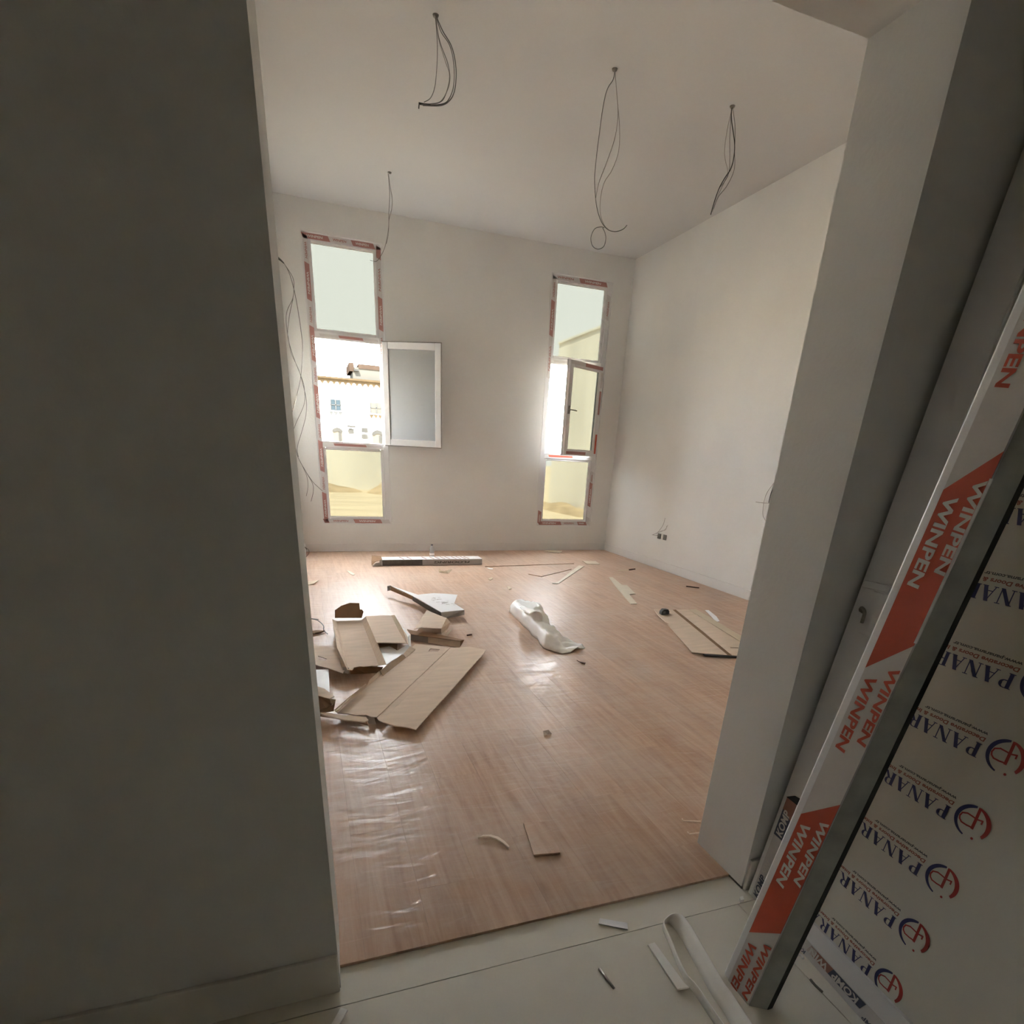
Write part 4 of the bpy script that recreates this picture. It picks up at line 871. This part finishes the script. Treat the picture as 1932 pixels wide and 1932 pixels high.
# hall scraps
zf = -0.008
flat('tape_strip', 'short white tape strip on the tiles beside the laminate edge', 'tape', 'paper', [(0.778,0.016,-0.004),(0.853,-0.026,-0.004),(0.841,-0.048,-0.004),(0.764,-0.002,-0.004)], .003)
flat('tape_strip', 'long white foam tape strip beside the folded foam band', 'tape', 'foam', [(0.865,-0.121,0.002),(0.889,-0.120,0.002),(0.892,-0.266,0.002),(0.897,-0.279,0.002),(0.862,-0.275,0.002)], .006)
flat('tape_strip', 'white tape strip at the foot of the dark hallway wall', 'tape', 'foam', [(-0.003,-0.066,0.000),(0.013,-0.077,0.000),(-0.009,-0.111,0.000),(-0.035,-0.117,0.000)], .006)
b = MB((0.693,-0.189,0.000)); b.tube([(0.691,-0.149,-0.005),(0.700,-0.218,-0.005)], .0035, 8, 1); o = b.build('nail', 'steel'); o.location = (0.693,-0.189,0.000); tag(o, 'steel nail lying on the hallway tiles', 'nail')
# folded foam band, standing on edge
base = [(0.900,-0.460,-0.008),(0.899,-0.403,-0.008),(0.901,-0.355,-0.008),(0.904,-0.293,-0.008),(0.902,-0.258,-0.008),(0.912,-0.205,-0.008),(0.931,-0.137,-0.008),(0.947,-0.076,-0.008),(0.961,-0.060,-0.008),(0.978,-0.058,-0.008),(0.986,-0.081,-0.008),(0.982,-0.130,-0.008),(0.964,-0.230,-0.008),(0.949,-0.315,-0.008),(0.948,-0.357,-0.008),(0.941,-0.416,-0.008),(0.937,-0.465,-0.008)]
og = Vector(base[7]); N_ = 90
hs = [.035, .035, .034, .032, .028, .026, .024, .024, .028, .034, .042, .046, .046, .046, .046, .046, .046]
pts = []
def cr(A, t):
    x = t * (len(A) - 1); i = min(int(x), len(A) - 2); f_ = x - i
    p0, p1, p2, p3 = (Vector(A[max(i - 1, 0)]), Vector(A[i]), Vector(A[i + 1]), Vector(A[min(i + 2, len(A) - 1)]))
    return 0.5 * ((2 * p1) + (p2 - p0) * f_ + (2 * p0 - 5 * p1 + 4 * p2 - p3) * f_ * f_ + (3 * p1 - p0 - 3 * p2 + p3) * f_ ** 3)
def fband(a, t):
    p = cr(base, t); q = cr(base, min(1, t + .01)); d_ = (q - p); d_.z = 0
    s_ = Vector((d_.y, -d_.x, 0)); s_ = s_.normalized() if s_.length > 1e-6 else Vector((1, 0, 0))
    lean = .024 * min(1, max(0, (t - .45) * 6))
    return p + Vector((0, 0, 1)) * (lerp(hs, t) * a) + Vector((lean * a, 0, 0))
b = MB(og); b.grid(fband, 3, N_); o = b.build('foam_band', 'foam'); o.location = og; solid(o, .003); tag(o, 'white foam edging band folded into a long loop on the hallway tiles', 'foam band')
b = MB((1.274,-0.287,0.000)); b.tube([(1.258,-0.288,0.004),(1.273,-0.282,0.004),(1.281,-0.289,0.004),(1.278,-0.298,0.004)], .004, 6, 4); o = b.build('plastic_clip', 'paper'); o.location = (1.274,-0.287,0.000); tag(o, 'tiny white clip at the foot of the leaning door leaf', 'clip')
b = MB((1.237,-0.377,0.000)); b.tube([(1.248,-0.356,-0.003),(1.246,-0.373,-0.003),(1.248,-0.398,-0.003)], .0035, 6, 2); o = b.build('screw', 'boxgrey'); o.location = (1.237,-0.377,0.000); tag(o, 'small grey screw on the tiles before the leaning door leaf', 'screw')
flat('plaster_crumb', 'plaster crumb at the foot of the right doorway reveal', 'debris', 'foam', [(1.267,-0.041,0.004),(1.281,-0.040,0.004),(1.273,-0.055,0.004),(1.259,-0.053,0.004)], .010)

# ================================================================ OUTSIDE
b = MB(); b.box(-60, 80, D + .24, 110, -.5, -.3); o = b.build('ground', 'sand'); tag(o, 'bright sandy ground outside the windows', 'ground', kind='structure')
b = MB(); b.box(-9, 8.5, D + .25, 13.6, -.299, -.29); o = b.build('added_dark_apron', 'aprondark'); tag(o, 'unseen dark ground strip added under the windows to cut bounced light', 'ground', kind='structure')  # hidden from view; added dark to cut light bounced up to the ceiling
b = MB(); b.box(-.3, W + .3, D + .24 - .0, D + .25, -.5, 0); struct('foundation', b, 'extwall', 'outer foot of the house wall below the windows', 'wall')
yb = 23.9
b = MB(); b.box(-12, 8.6, yb, yb + .2, -.5, 1.36); b.box(-12, 8.6, yb - .02, yb + .22, 1.36, 1.42); o = b.build('boundary_wall', 'block'); tag(o, 'low stained boundary wall beyond the sand', 'wall')
b = MB(); b.prism([(8.6, 7.4, -.5), (8.6, 19.2, -.5), (8.6, 19.2, 4.92), (8.6, 7.4, 4.92)], (.22, 0, 0)); b.box(8.55, 8.87, 7.4, 19.2, 4.92, 4.98); o = b.build('neighbour_wall', 'block'); tag(o, 'tall rendered side wall of the neighbouring plot', 'wall')
def mound(name, cx, cy, rx, ry, h, label):
    def f(a, t):
        th = a * 2 * math.pi; r = t
        x, y = cx + rx * r * math.cos(th), cy + ry * r * math.sin(th)
        z = -.32 + h * (1 - r ** 2) * (.75 + .5 * mnoise.noise(Vector((x, y, 0)) * 1.1))
        return (x, y, z)
    b = MB((cx, cy, -.3)); b.grid(f, 36, 14); o = b.build(name, 'mound'); o.location = (cx, cy, -.3); tag(o, label, 'mound')
mound('sand_mound', 3.95, 22.4, 1.75, 1.3, .85, 'brown earth mound heaped against the boundary wall')
mound('sand_mound', 1.05, 22.9, 1.1, .8, .35, 'low brown earth bank at the foot of the boundary wall')
mound('sand_mound', 8.0, 16.6, .58, 2.6, .32, 'earth bank along the tall neighbouring wall')
# villa beyond the wall
YV = 60.0
def PV(uv): return uv
a = (2.174,60.000,7.223); bR = (7.421,60.000,7.030)
og = Vector((a[0], YV, -.3)); zc = (a[2] + bR[2]) / 2
e = empty('villa', og, 'white villa across the plot with ochre cornices and arched windows', 'building')
X0, X1 = a[0] - 9.0, bR[0] + 14
def vb(nm, m, x0, x1, y0, y1, z0, z1):
    b = MB(og); b.box(x0, x1, y0, y1, z0, z1); return b.build(nm, m, e)
vb('facade', 'villa', X0, X1, YV, YV + 9, -.4, zc)
vb('cornice', 'cornice', X0 - .3, X1 + .3, YV - .35, YV + 9.3, zc, zc + .16)
vb('cornice', 'cornice', X0 - .15, X1 + .15, YV - .20, YV, zc - .22, zc)
xx = X0
b = MB(og)
while xx < X1:
    b.prism([(xx, YV - .18, zc - .22), (xx + .36, YV - .18, zc - .22), (xx + .18, YV - .18, zc - .50)], (0, .17, 0)); xx += .52
tag(b.build('cornice_scallops', 'cornice', e), kind='stuff')
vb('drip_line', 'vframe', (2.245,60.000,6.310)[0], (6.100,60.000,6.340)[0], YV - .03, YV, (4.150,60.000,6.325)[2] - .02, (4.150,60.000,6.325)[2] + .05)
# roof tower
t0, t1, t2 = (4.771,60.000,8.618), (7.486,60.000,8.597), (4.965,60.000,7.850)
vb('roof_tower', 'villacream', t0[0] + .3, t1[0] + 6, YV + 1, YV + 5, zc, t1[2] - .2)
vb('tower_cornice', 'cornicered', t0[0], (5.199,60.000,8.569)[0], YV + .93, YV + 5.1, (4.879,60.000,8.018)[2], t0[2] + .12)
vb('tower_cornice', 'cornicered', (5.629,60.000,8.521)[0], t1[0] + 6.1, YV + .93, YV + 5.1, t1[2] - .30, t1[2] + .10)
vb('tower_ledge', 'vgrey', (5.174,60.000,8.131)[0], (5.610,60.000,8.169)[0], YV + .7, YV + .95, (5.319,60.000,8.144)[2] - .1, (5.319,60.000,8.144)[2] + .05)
# windows of the villa
def vwin(p, q, m='vglass'):
    x0, x1, z1, z0_ = p[0], q[0], p[2], q[2]
    f = MB(og); f.box(x0, x1, YV - .06, YV, z0_, z1); fo = f.build('window', m, e)
    f = MB(og); w_ = (x1 - x0) / 2
    for k in (0, 1, 2): f.box(x0 + k * w_ - .05, x0 + k * w_ + .05, YV - .10, YV - .05, z0_, z1)
    f.box(x0, x1, YV - .10, YV - .05, (z0_ + z1) / 2 - .03, (z0_ + z1) / 2 + .03); f.build('glazing_bars', 'vframe', fo)
    return fo
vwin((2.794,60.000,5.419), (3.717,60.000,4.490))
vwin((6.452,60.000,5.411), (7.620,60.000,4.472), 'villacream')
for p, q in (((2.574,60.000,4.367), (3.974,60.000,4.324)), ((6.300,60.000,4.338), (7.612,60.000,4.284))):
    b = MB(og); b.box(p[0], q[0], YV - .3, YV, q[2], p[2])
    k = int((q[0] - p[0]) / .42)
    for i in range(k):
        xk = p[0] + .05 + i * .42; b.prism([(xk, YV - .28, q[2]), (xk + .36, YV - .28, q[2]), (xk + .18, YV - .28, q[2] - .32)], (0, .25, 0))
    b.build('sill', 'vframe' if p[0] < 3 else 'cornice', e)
def arch(p, q, label=None):
    x0, x1, zt, zb = p[0], q[0], p[2], q[2]; r = (x1 - x0) / 2; cx = (x0 + x1) / 2; n_ = 14
    pts = [(x0, YV - .08, zb), (x1, YV - .08, zb)] + [(cx + r * math.cos(math.pi * i / n_), YV - .08, zt - r * .8 + r * .8 * math.sin(math.pi * i / n_)) for i in range(n_ + 1)]
    b = MB(og); b.prism(pts, (0, .08, 0)); o = b.build('arched_window', 'villacream', e)
    b = MB(og); b.prism([(cx + (r + .08) * math.cos(math.pi * i / n_), YV - .14, zt - r * .8 + (r * .8 + .06) * math.sin(math.pi * i / n_)) for i in range(n_ + 1)] + [(cx + (r - .22) * math.cos(math.pi * i / n_), YV - .14, zt - r * .8 + (r * .8 - .28) * math.sin(math.pi * i / n_)) for i in range(n_, -1, -1)], (0, .05, 0)); b.build('arch_trim', 'vgrey', o)
    b = MB(og); b.box(cx + .1, x1 - .12, YV - .12, YV - .06, zb, zt - r * .8); b.build('shutter', 'vgrey', o)
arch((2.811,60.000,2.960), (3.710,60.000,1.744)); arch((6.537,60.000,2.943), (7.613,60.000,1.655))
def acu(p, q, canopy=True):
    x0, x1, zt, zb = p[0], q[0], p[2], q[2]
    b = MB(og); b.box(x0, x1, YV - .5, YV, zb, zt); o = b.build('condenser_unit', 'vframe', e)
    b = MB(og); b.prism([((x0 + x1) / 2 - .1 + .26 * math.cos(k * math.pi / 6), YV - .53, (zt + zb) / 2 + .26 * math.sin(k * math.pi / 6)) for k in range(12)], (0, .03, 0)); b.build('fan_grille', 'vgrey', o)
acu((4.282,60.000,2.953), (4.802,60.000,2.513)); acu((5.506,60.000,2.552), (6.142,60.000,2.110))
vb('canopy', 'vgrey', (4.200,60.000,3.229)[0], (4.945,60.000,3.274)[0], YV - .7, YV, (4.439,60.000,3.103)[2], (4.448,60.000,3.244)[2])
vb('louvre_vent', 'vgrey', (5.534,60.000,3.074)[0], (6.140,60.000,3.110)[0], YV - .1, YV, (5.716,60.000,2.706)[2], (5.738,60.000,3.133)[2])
# second building glimpsed past the open sash of the other window
g0, g1 = (24.987,60.000,7.934), (25.907,60.000,2.685)
og2 = Vector((g0[0], YV, -.3)); e = empty('house', og2, 'pale house glimpsed past the half open sash', 'building')
def hb(nm, m, *a_):
    b = MB(og2); b.box(*a_); return b.build(nm, m, e)
hb('facade', 'vframe', g0[0] - 4, (25.928,60.000,4.691)[0], YV + 12, YV + 18, -.4, (25.369,60.000,7.714)[2])
hb('window', 'vglass', (25.411,60.000,5.692)[0], (25.718,60.000,5.712)[0], YV + 11.9, YV + 12, (25.703,60.000,3.629)[2], (25.522,60.000,5.853)[2])
# hall slab so daylight stays outside
b = MB(); b.box(-3.5, W + .4, -4.1, D + .24, -.6, -.10); struct('floor_slab', b, 'screed', 'concrete slab under the house', 'floor')
